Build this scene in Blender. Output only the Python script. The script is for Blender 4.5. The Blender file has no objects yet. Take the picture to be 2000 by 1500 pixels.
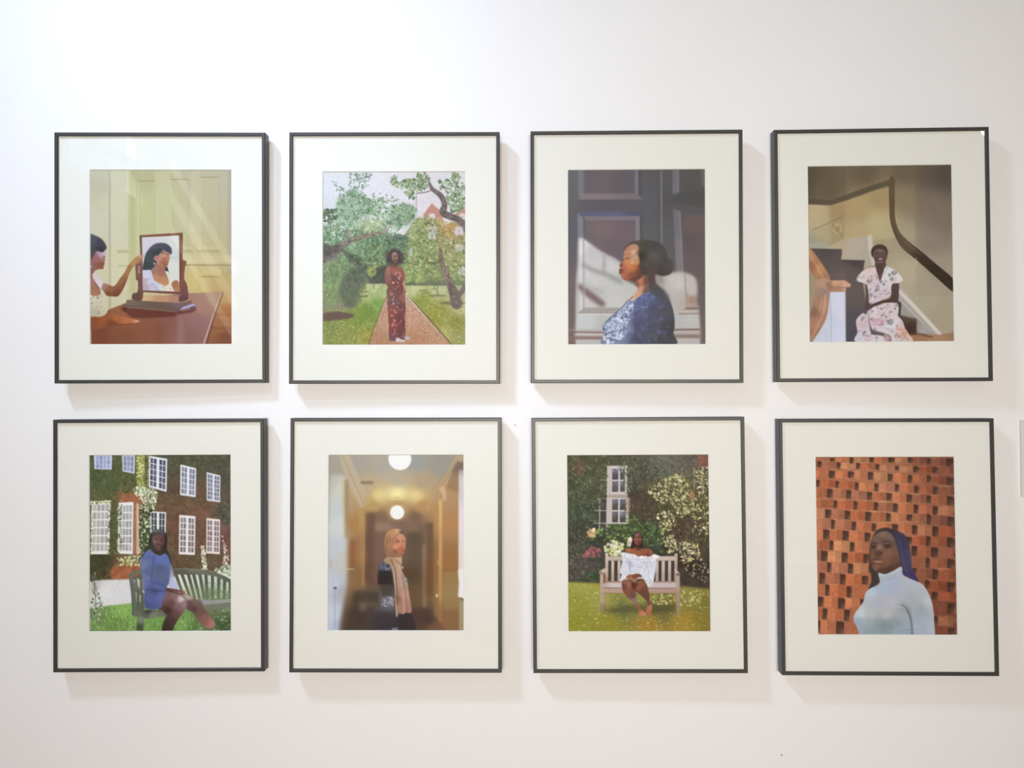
import bpy, bmesh, math, random
import numpy as np
from mathutils import Matrix, Vector

# ------------------------------------------------------------------ camera
R = math.radians
scene = bpy.context.scene
COL = scene.collection
EYE = 1.50                                   # lens height above the floor
cam_data = bpy.data.cameras.new('camera')
cam_data.sensor_width = 36.0
cam_data.lens = 36.0 * 1450.0 / 2000.0
cam_data.clip_start = 0.02
cam = bpy.data.objects.new('camera', cam_data)
COL.objects.link(cam)
cam.matrix_world = (Matrix.Translation((0, -1.7518, EYE)) @ Matrix.Rotation(R(0.730), 4, 'Z')
                    @ Matrix.Rotation(R(0.885), 4, 'X') @ Matrix.Rotation(R(0.202), 4, 'Y')
                    @ Matrix.Rotation(R(90), 4, 'X'))
scene.camera = cam

# ------------------------------------------------------------------ world, light, exposure
world = bpy.data.worlds.new('world')
scene.world = world
world.use_nodes = True
world.node_tree.nodes['Background'].inputs[0].default_value = (0.62, 0.78, 1.0, 1)
world.node_tree.nodes['Background'].inputs[1].default_value = 1.2

def area_light(name, loc, size, energy, color, target=None, spread=180):
    d = bpy.data.lights.new(name, 'AREA')
    d.shape = 'RECTANGLE'; d.size, d.size_y = size
    d.energy = energy; d.color = color; d.spread = R(spread)
    o = bpy.data.objects.new(name, d); COL.objects.link(o)
    o.location = loc
    if target is not None:
        o.rotation_euler = (Vector(target) - Vector(loc)).to_track_quat('-Z', 'Y').to_euler()
    return o

CEIL = 4.40
# sunlight entering by the high window in the left wall
sun_data = bpy.data.lights.new('sun', 'SUN'); sun_data.energy = 12.0; sun_data.angle = R(0.6); sun_data.color = (1.0, 0.95, 0.86)
sun = bpy.data.objects.new('sun', sun_data); COL.objects.link(sun); sun.location = (-8, 2, 9)
sun.rotation_euler = Vector((0.50, -0.80, -0.85)).to_track_quat('-Z', 'Y').to_euler()
# unseen fill panel added under the ceiling for a little even light
PANELS = [(-1.2, -3.9, 100, (0.05, 0.10, 0.17))]
for px, py, watt, colr in PANELS:
    area_light('fill_panel_light', (px, py, CEIL - 0.09), (1.1, 1.1), watt, colr)
# unseen fill bar added on the far wall, at eye height, facing the pictures
BAR = ((0.10, -5.45, 1.455), (2.4, 0.115))
area_light('fill_bar_light', BAR[0], BAR[1], 60, (0.670, 0.618, 0.565), (0.10, 0.0, 1.455), 70)
# track spotlights on the picture wall: (lamp position, aimed at, watts, colour, cone, lamp radius)
SPOTS = [((-2.10, -1.60, 4.20), (-0.30, 0.0, 1.75), 300, (0.86, 1.08, 1.44), 72, 0.22),
         ((-1.30, -2.40, 4.10), (-0.72, 0.0, 2.35), 300, (0.29, 0.36, 0.48), 38, 0.12)]

scene.view_settings.view_transform = 'Standard'
scene.view_settings.look = 'None'
scene.view_settings.gamma = 1.0
scene.view_settings.use_curve_mapping = False
scene.view_settings.exposure = 0.0
scene.cycles.max_bounces = 6
scene.cycles.diffuse_bounces = 4
scene.cycles.glossy_bounces = 3
scene.cycles.caustics_reflective = False

# ------------------------------------------------------------------ helpers
def tag(o, label=None, cat=None, group=None, kind=None):
    if label: o['label'] = label
    if cat: o['category'] = cat
    if group: o['group'] = group
    if kind: o['kind'] = kind
    return o

def link(name, me, mat=None, parent=None):
    if mat is not None: me.materials.append(mat)
    o = bpy.data.objects.new(name, me); COL.objects.link(o)
    if parent is not None: o.parent = parent
    return o

def mesh(name, bm, mat=None, parent=None, smooth=False):
    me = bpy.data.meshes.new(name)
    bmesh.ops.recalc_face_normals(bm, faces=bm.faces)
    bm.to_mesh(me); bm.free()
    if smooth:
        for p in me.polygons: p.use_smooth = True
    return link(name, me, mat, parent)

def add_box(bm, x0, x1, y0, y1, z0, z1):
    v = [bm.verts.new((x, y, z)) for x in (x0, x1) for y in (y0, y1) for z in (z0, z1)]
    for f in ((0, 1, 3, 2), (4, 6, 7, 5), (0, 4, 5, 1), (2, 3, 7, 6), (0, 2, 6, 4), (1, 5, 7, 3)):
        bm.faces.new([v[i] for i in f])
    return v

def box(name, x0, x1, y0, y1, z0, z1, mat, parent=None):
    bm = bmesh.new(); add_box(bm, x0, x1, y0, y1, z0, z1)
    return mesh(name, bm, mat, parent)

def new_mat(name):
    m = bpy.data.materials.new(name); m.use_nodes = True
    nt = m.node_tree
    return m, nt, nt.nodes['Principled BSDF']

def plain(name, color, rough=0.6, spec=0.5, metal=0.0, noise=0.0, nscale=40.0, bump=0.0, bscale=300.0):
    """Principled material with object-space noise in colour and fine relief."""
    m, nt, b = new_mat(name)
    b.inputs['Roughness'].default_value = rough
    b.inputs['Metallic'].default_value = metal
    b.inputs['Specular IOR Level'].default_value = spec
    tc = nt.nodes.new('ShaderNodeTexCoord')
    n = nt.nodes.new('ShaderNodeTexNoise'); n.inputs['Scale'].default_value = nscale; n.inputs['Detail'].default_value = 4
    nt.links.new(tc.outputs['Object'], n.inputs['Vector'])
    mix = nt.nodes.new('ShaderNodeMix'); mix.data_type = 'RGBA'
    mix.inputs[6].default_value = tuple(max(0, c * (1 - noise)) for c in color) + (1,)
    mix.inputs[7].default_value = tuple(min(1, c * (1 + noise)) for c in color) + (1,)
    nt.links.new(n.outputs['Fac'], mix.inputs[0])
    nt.links.new(mix.outputs[2], b.inputs['Base Color'])
    if bump:
        n2 = nt.nodes.new('ShaderNodeTexNoise'); n2.inputs['Scale'].default_value = bscale; n2.inputs['Detail'].default_value = 3
        nt.links.new(tc.outputs['Object'], n2.inputs['Vector'])
        bp = nt.nodes.new('ShaderNodeBump'); bp.inputs['Strength'].default_value = bump; bp.inputs['Distance'].default_value = 0.002
        nt.links.new(n2.outputs['Fac'], bp.inputs['Height'])
        nt.links.new(bp.outputs['Normal'], b.inputs['Normal'])
    return m

def emitter(name, color, strength):
    m, nt, b = new_mat(name)
    b.inputs['Base Color'].default_value = (0.9, 0.9, 0.9, 1)
    b.inputs['Emission Color'].default_value = color + (1,)
    b.inputs['Emission Strength'].default_value = strength
    return m

# ------------------------------------------------------------------ room shell
WY = 0.0365                                  # face of the wall the pictures hang on
XL, XR, YF = -3.3, 3.76, -5.6
M_wall = plain('white_emulsion', (0.795, 0.79, 0.78), 0.75, 0.25, noise=0.012, nscale=6, bump=0.10, bscale=420)
M_front = plain('grey_emulsion', (0.60, 0.585, 0.56), 0.75, 0.25, noise=0.012, nscale=6, bump=0.1, bscale=420)
M_ceil = plain('ceiling_white', (0.80, 0.79, 0.77), 0.8, 0.2, noise=0.01)
M_trim = plain('white_gloss_paint', (0.82, 0.81, 0.78), 0.35, 0.5, noise=0.01)
M_grey = plain('pale_grey_paint', (0.52, 0.51, 0.49), 0.6, 0.3, noise=0.02)
M_floor = plain('oak_boards', (0.42, 0.29, 0.19), 0.45, 0.4, noise=0.18, nscale=9)
M_dark = plain('dark_opening', (0.06, 0.06, 0.065), 0.8, 0.2, noise=0.1)
M_fill = emitter('fill_diffuser', (1.0, 0.93, 0.84), 1.5)  # glowing faces of the added fill lights
M_bulb = emitter('lamp_face', (1.0, 0.95, 0.88), 3.0)
M_can = plain('white_lamp_metal', (0.7, 0.7, 0.7), 0.4, 0.5, noise=0.02)

def struct(o): return tag(o, kind='structure')
struct(box('wall_back', XL - .1, XR + .1, WY, WY + 0.15, 0, CEIL, M_wall))
struct(box('wall_front', XL - .1, XR + .1, YF - 0.15, YF, 0, CEIL, M_front))
# left wall with a high three-light window
wy0, wy1, wz0, wz1 = -5.35, -4.10, 3.20, 4.25
bm = bmesh.new()
add_box(bm, XL - .15, XL, YF, wy0, 0, CEIL); add_box(bm, XL - .15, XL, wy1, WY, 0, CEIL)
add_box(bm, XL - .15, XL, wy0, wy1, 0, wz0); add_box(bm, XL - .15, XL, wy0, wy1, wz1, CEIL)
struct(mesh('wall_left', bm, M_wall))
bm = bmesh.new()
for z0, z1 in ((wz0, wz0 + .05), (wz1 - .05, wz1)): add_box(bm, XL - .11, XL - .04, wy0, wy1, z0, z1)
for y0, y1 in ((wy0, wy0 + .05), (wy1 - .05, wy1)): add_box(bm, XL - .11, XL - .04, y0, y1, wz0 + .05, wz1 - .05)
w1 = struct(mesh('window_1', bm, M_trim))
for k in (1, 2):
    z = wz0 + (wz1 - wz0) * k / 3
    box('glazing_bar', XL - .10, XL - .05, wy0 + .05, wy1 - .05, z - .05, z + .05, M_trim, w1)
M_pane = bpy.data.materials.new('window_glass'); M_pane.use_nodes = True
M_pane.node_tree.nodes.clear()
_o = M_pane.node_tree.nodes.new('ShaderNodeOutputMaterial'); _t = M_pane.node_tree.nodes.new('ShaderNodeBsdfTransparent'); _t.inputs[0].default_value = (.93, .95, .95, 1)
_g = M_pane.node_tree.nodes.new('ShaderNodeBsdfGlossy'); _g.inputs['Roughness'].default_value = 0.02; _m = M_pane.node_tree.nodes.new('ShaderNodeMixShader'); _m.inputs[0].default_value = 0.07
M_pane.node_tree.links.new(_t.outputs[0], _m.inputs[1]); M_pane.node_tree.links.new(_g.outputs[0], _m.inputs[2]); M_pane.node_tree.links.new(_m.outputs[0], _o.inputs[0])
for k in range(3):
    za, zb = wz0 + .05 + k * .35, wz0 + .30 + k * .35
    box('pane', XL - .077, XL - .073, wy0 + .05, wy1 - .05, za, zb, M_pane, w1)
struct(box('wall_right', XR, XR + 0.15, YF, WY, 0, CEIL, M_wall))
fl = struct(tag(box('floor', XL, XR, YF, WY, -0.05, -0.012, M_dark)))
nb = 46; bw = (XR - XL) / nb
plank = None
for i in range(nb):
    x0 = XL + i * bw
    if plank is None:
        bm = bmesh.new(); add_box(bm, 0, bw - 0.003, YF, WY, -0.012, 0)
        plank = mesh('plank', bm, M_floor, fl); plank.location.x = x0
    else:
        p = plank.copy(); COL.objects.link(p); p.location.x = x0
struct(box('ceiling', XL, XR, YF, WY, CEIL, CEIL + .1, M_ceil))
for k, (nm, a) in enumerate((('back', (XL, XR, WY - .016, WY)), ('front', (XL, XR, YF, YF + .016)))):
    struct(box('baseboard_' + nm, a[0], a[1], a[2], a[3], 0, 0.14, M_trim))
for px, py, watt, colr in PANELS:
    e = bpy.data.objects.new('fill_panel', None); COL.objects.link(e); e.location = (px, py, CEIL)  # fixture added to carry the ceiling fill, out of view
    tag(e, 'square fill light panel added out of view, far back from the picture wall', 'ceiling light')
    box('housing', -.58, .58, -.58, .58, -.06, -.002, M_trim, e)
    box('diffuser', -.54, .54, -.54, .54, -.07, -.0605, M_fill, e)

def lathe(bm, prof, seg=28):
    """Closed surface of revolution about Z from (radius, z) pairs."""
    rings = [[bm.verts.new((rr * math.cos(2 * math.pi * k / seg), rr * math.sin(2 * math.pi * k / seg), z)) for k in range(seg)] for rr, z in prof]
    for a, b in zip(rings, rings[1:]):
        for k in range(seg): bm.faces.new((a[k], a[(k + 1) % seg], b[(k + 1) % seg], b[k]))
    bm.faces.new(rings[0][::-1]); bm.faces.new(rings[-1])

SPOT_LABELS = ['wide round flood lamp on a short stem above the mirror photograph',
               'small white can spotlight hung close to the wide flood lamp']
for (loc, tgt, watt, colr, cone, rad), lab in zip(SPOTS, SPOT_LABELS):
    e = bpy.data.objects.new('track_spotlight', None); COL.objects.link(e); e.location = (loc[0], loc[1], CEIL)
    tag(e, lab, 'spotlight', 'track spotlights on the ceiling')
    rot = (Vector(tgt) - Vector(loc)).to_track_quat('-Z', 'Y').to_euler()
    off = Vector(loc) - Vector((loc[0], loc[1], CEIL))
    back = rot.to_matrix() @ Vector((0, 0, 1))
    bm = bmesh.new(); lathe(bm, [(.02, off.z + back.z * .12), (.02, 0)]); st = mesh('stem', bm, M_can, e)
    st.location = (back.x * .12, back.y * .12, 0)
    bm = bmesh.new(); lathe(bm, [(rad + .01, .02), (rad + .01, .06), (rad * .7 + .02, .13), (.03, .15)]); h = mesh('housing', bm, M_can, e)
    h.location = off; h.rotation_euler = rot
    bm = bmesh.new(); lathe(bm, [(rad, .010), (rad, .0195)]); f = mesh('lamp_face', bm, M_bulb, e)
    f.location = off; f.rotation_euler = rot
    d = bpy.data.lights.new('spot_lamp', 'SPOT'); d.energy = watt; d.color = colr
    d.spot_size = R(cone); d.spot_blend = 1.0; d.shadow_soft_size = rad
    o = bpy.data.objects.new('spot_lamp', d); COL.objects.link(o); o.location = loc; o.rotation_euler = rot

# cupboard door in the front wall, seen only as a reflection
dr = struct(box('door_1', 3.10, 3.58, YF + .001, YF + .03, 0.14, 1.85, M_trim))
box('door_panel', 3.17, 3.51, YF + .0305, YF + .036, 1.05, 1.75, M_wall, dr); box('door_panel', 3.17, 3.51, YF + .0305, YF + .036, 0.25, 0.95, M_wall, dr)
# small globe pendant by the right wall
pl = bpy.data.objects.new('pendant_lamp', None); COL.objects.link(pl); pl.location = (3.580, -4.2, CEIL)
tag(pl, 'small white glass globe pendant lamp on a thin cord by the right wall', 'pendant lamp')
M_globe = emitter('globe_glass', (1.0, 0.98, 0.95), 16.0)
bm = bmesh.new(); bmesh.ops.create_uvsphere(bm, u_segments=28, v_segments=16, radius=.078, matrix=Matrix.Translation((0, 0, 3.650 - CEIL)))
mesh('globe', bm, M_globe, pl, True)
bm = bmesh.new(); lathe(bm, [(.004, 3.727 - CEIL), (.004, -.02)], 8); mesh('cord', bm, M_dark, pl)
bm = bmesh.new(); lathe(bm, [(.045, -.02), (.045, 0)]); mesh('ceiling_rose', bm, M_can, pl)

wl = bpy.data.objects.new('fill_bar', None); COL.objects.link(wl); wl.location = (BAR[0][0], YF, BAR[0][2])  # unseen fixture added to carry the eye-level fill
tag(wl, 'long fill light bar added out of view on the grey wall facing the pictures', 'wall light')
box('housing', -1.25, 1.25, .001, .12, -.07, .07, M_can, wl); box('diffuser', -1.2, 1.2, .1205, .14, -.06, .06, M_fill, wl)
for sx in (-1, 1): box('end_cap', sx * 1.2505, sx * 1.262, .001, 0.13, -.074, .074, M_trim, wl)

# ------------------------------------------------------------------ photographic prints
# Every print is painted by code: soft-edged shapes, strokes and colour fields on a small array that becomes
# the colour of the print's vertices.  Coordinates are plotting units of the picture being drawn.
Q = 2                                         # oversampling while painting
def catmull(p, closed, n=6):
    p = np.asarray(p, float); m = len(p)
    if m < 3: return p
    out = []
    for i in range(m if closed else m - 1):
        if closed: a, b, c, d = p[i - 1], p[i], p[(i + 1) % m], p[(i + 2) % m]
        else: a, b, c, d = p[max(i - 1, 0)], p[i], p[i + 1], p[min(i + 2, m - 1)]
        t = np.linspace(0, 1, n, endpoint=False)[:, None]
        out.append(0.5 * (2 * b + (c - a) * t + (2 * a - 5 * b + 4 * c - d) * t ** 2 + (3 * b - a - 3 * c + d) * t ** 3))
    if not closed: out.append(p[-1:])
    return np.concatenate(out)

def blur1(a, s):
    if s < 0.3: return a
    r = int(math.ceil(s * 2.5)); k = np.exp(-0.5 * (np.arange(-r, r + 1) / s) ** 2); k /= k.sum()
    for ax in (0, 1):
        pad = [(0, 0)] * a.ndim; pad[ax] = (r, r)
        b = np.pad(a, pad, mode='edge'); o = np.zeros_like(a); n = a.shape[ax]
        for i, w in enumerate(k):
            sl = [slice(None)] * a.ndim; sl[ax] = slice(i, i + n); o += w * b[tuple(sl)]
        a = o
    return a

def homography(src, dst):
    A = []; b = []
    for (x, y), (u, v) in zip(src, dst):
        A += [[x, y, 1, 0, 0, 0, -u * x, -u * y], [0, 0, 0, x, y, 1, -v * x, -v * y]]; b += [u, v]
    return np.append(np.linalg.solve(np.array(A, float), np.array(b, float)), 1).reshape(3, 3)

class Pic:
    def __init__(s, quad, wm, hm, base, seed=1):
        s.W, s.H = int(round((wm + .004) / .00118)) * Q, int(round((hm + .004) / .00118)) * Q
        mx, my = .002 / (wm + .004) * s.W, .002 / (hm + .004) * s.H
        s.Hm = homography(quad, [(mx, my), (s.W - mx, my), (s.W - mx, s.H - my), (mx, s.H - my)])
        s.px = (s.W - 2 * mx) / (quad[1][0] - quad[0][0])       # canvas pixels per picture unit
        s.c = np.empty((s.H, s.W, 3)); s.c[:] = base
        s.rng = np.random.default_rng(seed); s.clip = None
        s.ox = s.oy = 0.0; s.k = 1.0
    def view(s, x0, y0, x1, y1):
        s.ox, s.oy = x0, y0; s.k = 1.0 / min(2000.0 / (x1 - x0), 1500.0 / (y1 - y0)); s.sc = s.px * s.k
    def to(s, pts):
        p = np.asarray(pts, float).reshape(-1, 2) * s.k + (s.ox, s.oy)
        q = np.c_[p, np.ones(len(p))] @ s.Hm.T
        return q[:, :2] / q[:, 2:]
    def cover(s, polys, pad=0):
        """Antialiased coverage of polygons (canvas coordinates) by signed scan conversion."""
        allp = np.concatenate(polys); pad = int(math.ceil(pad)) + 2
        x0 = max(0, int(allp[:, 0].min()) - pad); x1 = min(s.W, int(allp[:, 0].max()) + pad + 1)
        y0 = max(0, int(allp[:, 1].min()) - pad); y1 = min(s.H, int(allp[:, 1].max()) + pad + 1)
        if x1 <= x0 or y1 <= y0: return None
        S = 3; h, w = y1 - y0, x1 - x0
        acc = np.zeros((h, w + 2)); ys = (np.arange(h * S) + .5) / S + y0
        tot = np.zeros((h, w))
        for P in polys:
            acc[:] = 0
            B = np.roll(P, -1, 0)
            for (ax, ay), (bx, by) in zip(P, B):
                if ay == by: continue
                lo, hi, sg = (ay, by, 1.0) if ay < by else (by, ay, -1.0)
                i0 = max(0, int(math.ceil((lo - y0) * S - .5))); i1 = min(h * S, int(math.ceil((hi - y0) * S - .5)))
                if i1 <= i0: continue
                yy = ys[i0:i1]; x = np.clip(ax + (yy - ay) * (bx - ax) / (by - ay) - x0, 0, w)
                xi = np.minimum(x.astype(int), w); fr = x - xi; r = np.arange(i0, i1) // S
                np.add.at(acc, (r, xi), sg * (1 - fr) / S); np.add.at(acc, (r, xi + 1), sg * fr / S)
            tot = np.maximum(tot, np.clip(np.abs(np.cumsum(acc, 1)[:, :w]), 0, 1))
        return tot, y0, y1, x0, x1
    def colour(s, col, y0, y1, x0, x1):
        if isinstance(col, list):                              # colours pinned at points, blended by distance
            c = s.to([q[:2] for q in col]); v = np.array([q[2] for q in col], float)
            X, Y = np.meshgrid(np.arange(x0, x1) + .5, np.arange(y0, y1) + .5)
            w = np.stack([1.0 / ((X - a) ** 2 + (Y - b) ** 2 + 9.0) ** 1.5 for a, b in c], -1)
            w /= w.sum(-1, keepdims=True)
            return w @ v
        return np.array(col, float)
    def put(s, m, col, a=1.0, f=0.0, mode='n'):
        if m is None: return
        t, y0, y1, x0, x1 = m
        if f: t = blur1(t, f)
        t = t * a
        if s.clip is not None: t = t * s.clip[y0:y1, x0:x1]
        t = t[..., None]; d = s.c[y0:y1, x0:x1]; c = s.colour(col, y0, y1, x0, x1)
        if mode == 'm': c = d * c / 255.0
        elif mode == 's': c = 255 - (255 - d) * (255 - c) / 255.0
        s.c[y0:y1, x0:x1] = d * (1 - t) + c * t
    def poly(s, pts, col, a=1.0, f=1.2, sm=True, mode='n'):
        """Filled shape; f is the softness of its edge in view units, sm rounds the outline."""
        p = s.to(catmull(pts, True) if sm else pts); fs = f * s.sc
        s.put(s.cover([p], fs * 2.5), col, a, fs, mode)
    def rect(s, x0, y0, x1, y1, col, a=1.0, f=1.2, mode='n'):
        s.poly([(x0, y0), (x1, y0), (x1, y1), (x0, y1)], col, a, f, False, mode)
    def line(s, pts, w, col, a=1.0, f=1.0, sm=True, mode='n'):
        """Stroke of width w (one number or one per point)."""
        pts = np.asarray(pts, float); w = np.broadcast_to(np.asarray(w, float), (len(pts),)).copy()
        if sm and len(pts) > 2:
            t = catmull(np.c_[pts, w], False); pts, w = t[:, :2], np.abs(t[:, 2])
        p = s.to(pts); r = w * s.sc / 2; polys = []
        for i in range(len(p) - 1):
            d = p[i + 1] - p[i]; L = math.hypot(*d)
            if L < 1e-6: continue
            n = np.array([-d[1], d[0]]) / L
            polys.append(np.array([p[i] + n * r[i], p[i + 1] + n * r[i + 1], p[i + 1] - n * r[i + 1], p[i] - n * r[i]]))
        if w.max() * s.sc > 3:
            th = np.linspace(0, 2 * math.pi, 12, endpoint=False)
            for q, rr in zip(p, r): polys.append(q + rr * np.c_[np.cos(th), np.sin(th)])
        if polys: s.put(s.cover(polys, f * s.sc * 2.5), col, a, f * s.sc, mode)
    def ell(s, x, y, rx, ry, col, a=1.0, f=1.2, rot=0.0, mode='n'):
        th = np.linspace(0, 2 * math.pi, 28, endpoint=False); c, q = math.cos(math.radians(rot)), math.sin(math.radians(rot))
        s.poly(np.c_[x + rx * np.cos(th) * c - ry * np.sin(th) * q, y + rx * np.cos(th) * q + ry * np.sin(th) * c], col, a, f, False, mode)
    def mask(s, pts, f=1.0, sm=True):
        m = np.zeros((s.H, s.W)); t = s.cover([s.to(catmull(pts, True) if sm else pts)], f * s.sc * 2.5)
        if t is not None: m[t[1]:t[2], t[3]:t[4]] = blur1(t[0], f * s.sc)
        return m
    def noise(s, cell, oct=3):
        """Smooth value noise in -1..1 with features about `cell` view units across."""
        out = np.zeros((s.H, s.W)); amp = 1.0; tot = 0
        for o in range(oct):
            cw = max(1.5, cell * s.sc / 2 ** o); g = s.rng.uniform(-1, 1, (int(s.H / cw) + 3, int(s.W / cw) + 3))
            y = np.arange(s.H) / cw; x = np.arange(s.W) / cw; yi, xi = y.astype(int), x.astype(int)
            fy, fx = (y - yi)[:, None], (x - xi)[None]; fy, fx = fy * fy * (3 - 2 * fy), fx * fx * (3 - 2 * fx)
            v = (g[yi][:, xi] * (1 - fx) + g[yi][:, xi + 1] * fx) * (1 - fy) + (g[yi + 1][:, xi] * (1 - fx) + g[yi + 1][:, xi + 1] * fx) * fy
            out += v * amp; tot += amp; amp *= .6
        return out / tot
    def grain(s, amp, cell, m=None, oct=3, tint=(1, 1, 1)):
        n = s.noise(cell, oct) * amp
        if m is not None: n = n * m
        if s.clip is not None: n = n * s.clip
        s.c = np.clip(s.c * (1 + n[..., None] * np.array(tint)), 0, 255)
    def spots(s, pts, n, size, cols, a=(.6, 1.0), asp=(.4, .8), ang=(0, 180), f=.6, dens=None):
        """n small leaf-shaped dabs scattered inside an outline."""
        r = s.rng; P = s.to(pts); x0, y0 = P.min(0); x1, y1 = P.max(0)
        m = np.zeros((s.H, s.W)); t = s.cover([P])
        if t is None: return
        m[t[1]:t[2], t[3]:t[4]] = t[0]
        if s.clip is not None: m = m * s.clip
        if dens is not None: m = m * dens
        cols = np.array(cols, float); k = 0; tries = 0
        while k < n and tries < n * 12:
            tries += 1
            x, y = r.uniform(x0, x1), r.uniform(y0, y1); xi, yi = int(x), int(y)
            if not (0 <= xi < s.W and 0 <= yi < s.H) or m[yi, xi] < r.uniform(0.02, 1): continue
            k += 1
            ra = r.uniform(*size) * s.sc / 2; rb = ra * r.uniform(*asp); th = math.radians(r.uniform(*ang)); R_ = int(ra + 2)
            ya, yb, xa, xb = max(0, yi - R_), min(s.H, yi + R_ + 1), max(0, xi - R_), min(s.W, xi + R_ + 1)
            Y, X = np.mgrid[ya:yb, xa:xb]; dx, dy = X + .5 - x, Y + .5 - y; c, q = math.cos(th), math.sin(th)
            d = np.hypot((dx * c + dy * q) / max(ra, .6), (-dx * q + dy * c) / max(rb, .6))
            t = np.clip((1 - d) * max(rb, .6) / f + .5, 0, 1) * r.uniform(*a)
            if s.clip is not None: t = t * s.clip[ya:yb, xa:xb]
            col = cols[r.integers(len(cols))] * r.uniform(.9, 1.1)
            s.c[ya:yb, xa:xb] = s.c[ya:yb, xa:xb] * (1 - t[..., None]) + col * t[..., None]
    def field(s, pts):
        """Whole canvas set to colours pinned at points."""
        s.c[:] = s.colour(pts, 0, s.H, 0, s.W)
    def mute(s, k):
        g = s.c @ np.array([.3, .59, .11]); s.c = g[..., None] + (s.c - g[..., None]) * k
    def dark(s, th):
        return np.clip((th - s.c.mean(-1)) / 30.0, 0, 1)
    def soften(s, f):
        s.c = blur1(s.c, f * s.sc)
    def out(s):
        c = np.clip(s.c, 0, 255)
        return c.reshape(s.H // Q, Q, s.W // Q, Q, 3).mean((1, 3))

def picture_mirror():
    p = Pic([(174.1, 330.8), (449.2, 331.5), (450.3, 671.7), (173.3, 671.7)], .3345, .4154, (200, 196, 165), 11)
    p.view(170, 325, 455, 675)
    p.field([(60, 100, (196, 194, 172)), (100, 500, (206, 206, 184)), (80, 900, (208, 205, 176)), (260, 300, (208, 207, 180)), (260, 900, (212, 206, 168)),
             (480, 100, (184, 182, 146)), (480, 350, (196, 201, 152)), (600, 300, (192, 194, 154)), (850, 120, (188, 184, 158)), (850, 450, (196, 192, 160)),
             (1100, 150, (186, 181, 160)), (1100, 500, (188, 178, 148)), (900, 750, (202, 192, 150)), (1150, 760, (190, 178, 140)), (900, 950, (206, 188, 132)),
             (1150, 980, (190, 168, 118)), (1150, 1200, (170, 132, 88)), (1120, 1440, (140, 96, 70)), (230, 1150, (200, 195, 160))])
    # panelling
    p.rect(172, 28, 186, 1200, (172, 166, 146), .75, 4); p.rect(188, 28, 330, 1180, (216, 214, 190), .45, 8)
    p.rect(340, 28, 395, 1050, (176, 180, 126), .5, 8)
    for x0, x1, y0, y1 in ((418, 556, 118, 720), (686, 835, 104, 720), (935, 1092, 86, 700)):
        p.rect(x0, y0, x1, y1, (190, 190, 150), .35, 3)
        p.line([(x0, y0), (x1, y0)], 9, (152, 144, 112), .7, 3); p.line([(x0, y0), (x0, y1)], 6, (216, 214, 182), .6, 3)
        p.line([(x1, y0), (x1, y1)], 6, (172, 168, 134), .5, 3)
    p.rect(556, 28, 680, 560, (206, 204, 170), .45, 6)
    p.rect(860, 28, 925, 640, (210, 205, 176), .3, 6); p.rect(1165, 28, 1200, 900, (165, 162, 150), .6, 6)
    for x0, x1, y in ((248, 330, 706), (780, 862, 704), (918, 1092, 704)):
        p.line([(x0, y), (x1, y)], 22, (168, 160, 118), .55, 5); p.line([(x0, y - 26), (x1 + 8, y - 26)], 10, (215, 208, 170), .5, 4)
    p.line([(250, 826), (330, 826)], 12, (178, 172, 128), .6, 5)
    p.rect(800, 740, 1200, 806, (210, 200, 158), .5, 8); p.line([(790, 820), (1200, 822)], 11, (152, 132, 92), .8, 3)
    p.rect(950, 850, 1120, 905, (212, 192, 138), .5, 6); p.line([(950, 918), (1085, 918)], 11, (158, 132, 88), .75, 4)
    p.rect(920, 830, 935, 1040, (184, 164, 112), .4, 6); p.rect(1110, 840, 1125, 1040, (180, 160, 112), .4, 6)
    # floor side right of the table
    p.poly([(1100, 1040), (1200, 1040), (1200, 1482), (960, 1482)], [(1150, 1080, (188, 158, 110)), (1160, 1230, (172, 122, 82)), (1120, 1330, (160, 112, 80)), (1150, 1420, (128, 86, 66))], 1, 4, False)
    p.line([(1050, 1235), (1200, 1238)], 14, (150, 100, 66), .7, 4); p.line([(1030, 1350), (1200, 1352)], 14, (112, 70, 58), .6, 6)
    # table top
    p.poly([(20, 1262), (200, 1180), (330, 1130), (760, 1060), (1112, 1046), (1116, 1058), (962, 1484), (20, 1484)],
           [(60, 1400, (126, 76, 58)), (300, 1440, (134, 86, 66)), (500, 1350, (140, 92, 72)), (700, 1300, (138, 96, 88)), (850, 1400, (142, 104, 98)), (950, 1150, (168, 132, 118)), (1060, 1080, (176, 146, 122)), (900, 1300, (150, 114, 112)), (300, 1200, (150, 102, 74))], 1, 3, False)
    p.rect(740, 1240, 800, 1484, (168, 140, 138), .35, 12); p.rect(560, 1300, 640, 1484, (120, 78, 62), .3, 14)
    p.line([(1116, 1050), (1040, 1260), (966, 1484)], [5, 9, 12], (206, 186, 200), .85, 2.5); p.line([(1128, 1050), (1054, 1260), (990, 1484)], [8, 12, 20], (120, 78, 66), .8, 3)
    # woman at the left edge
    p.view(170, 440, 380, 640)
    p.poly([(20, 985), (150, 1018), (185, 940), (255, 1030), (282, 1150), (270, 1262), (200, 1322), (20, 1345)], [(80, 1080, (212, 204, 184)), (230, 1150, (210, 204, 176)), (80, 1280, (190, 184, 160))], 1, 4)
    p.spots([(30, 1010), (180, 1020), (260, 1100), (250, 1260), (150, 1310), (30, 1320)], 42, (14, 42), [(150, 145, 130), (170, 160, 165), (128, 128, 118), (222, 216, 200), (140, 120, 120)], (.3, .8))
    p.poly([(20, 700), (60, 720), (110, 830), (170, 930), (158, 1012), (20, 985)], [(40, 800, (168, 124, 122)), (120, 900, (160, 116, 98)), (60, 960, (172, 124, 98))], 1, 4)
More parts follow.
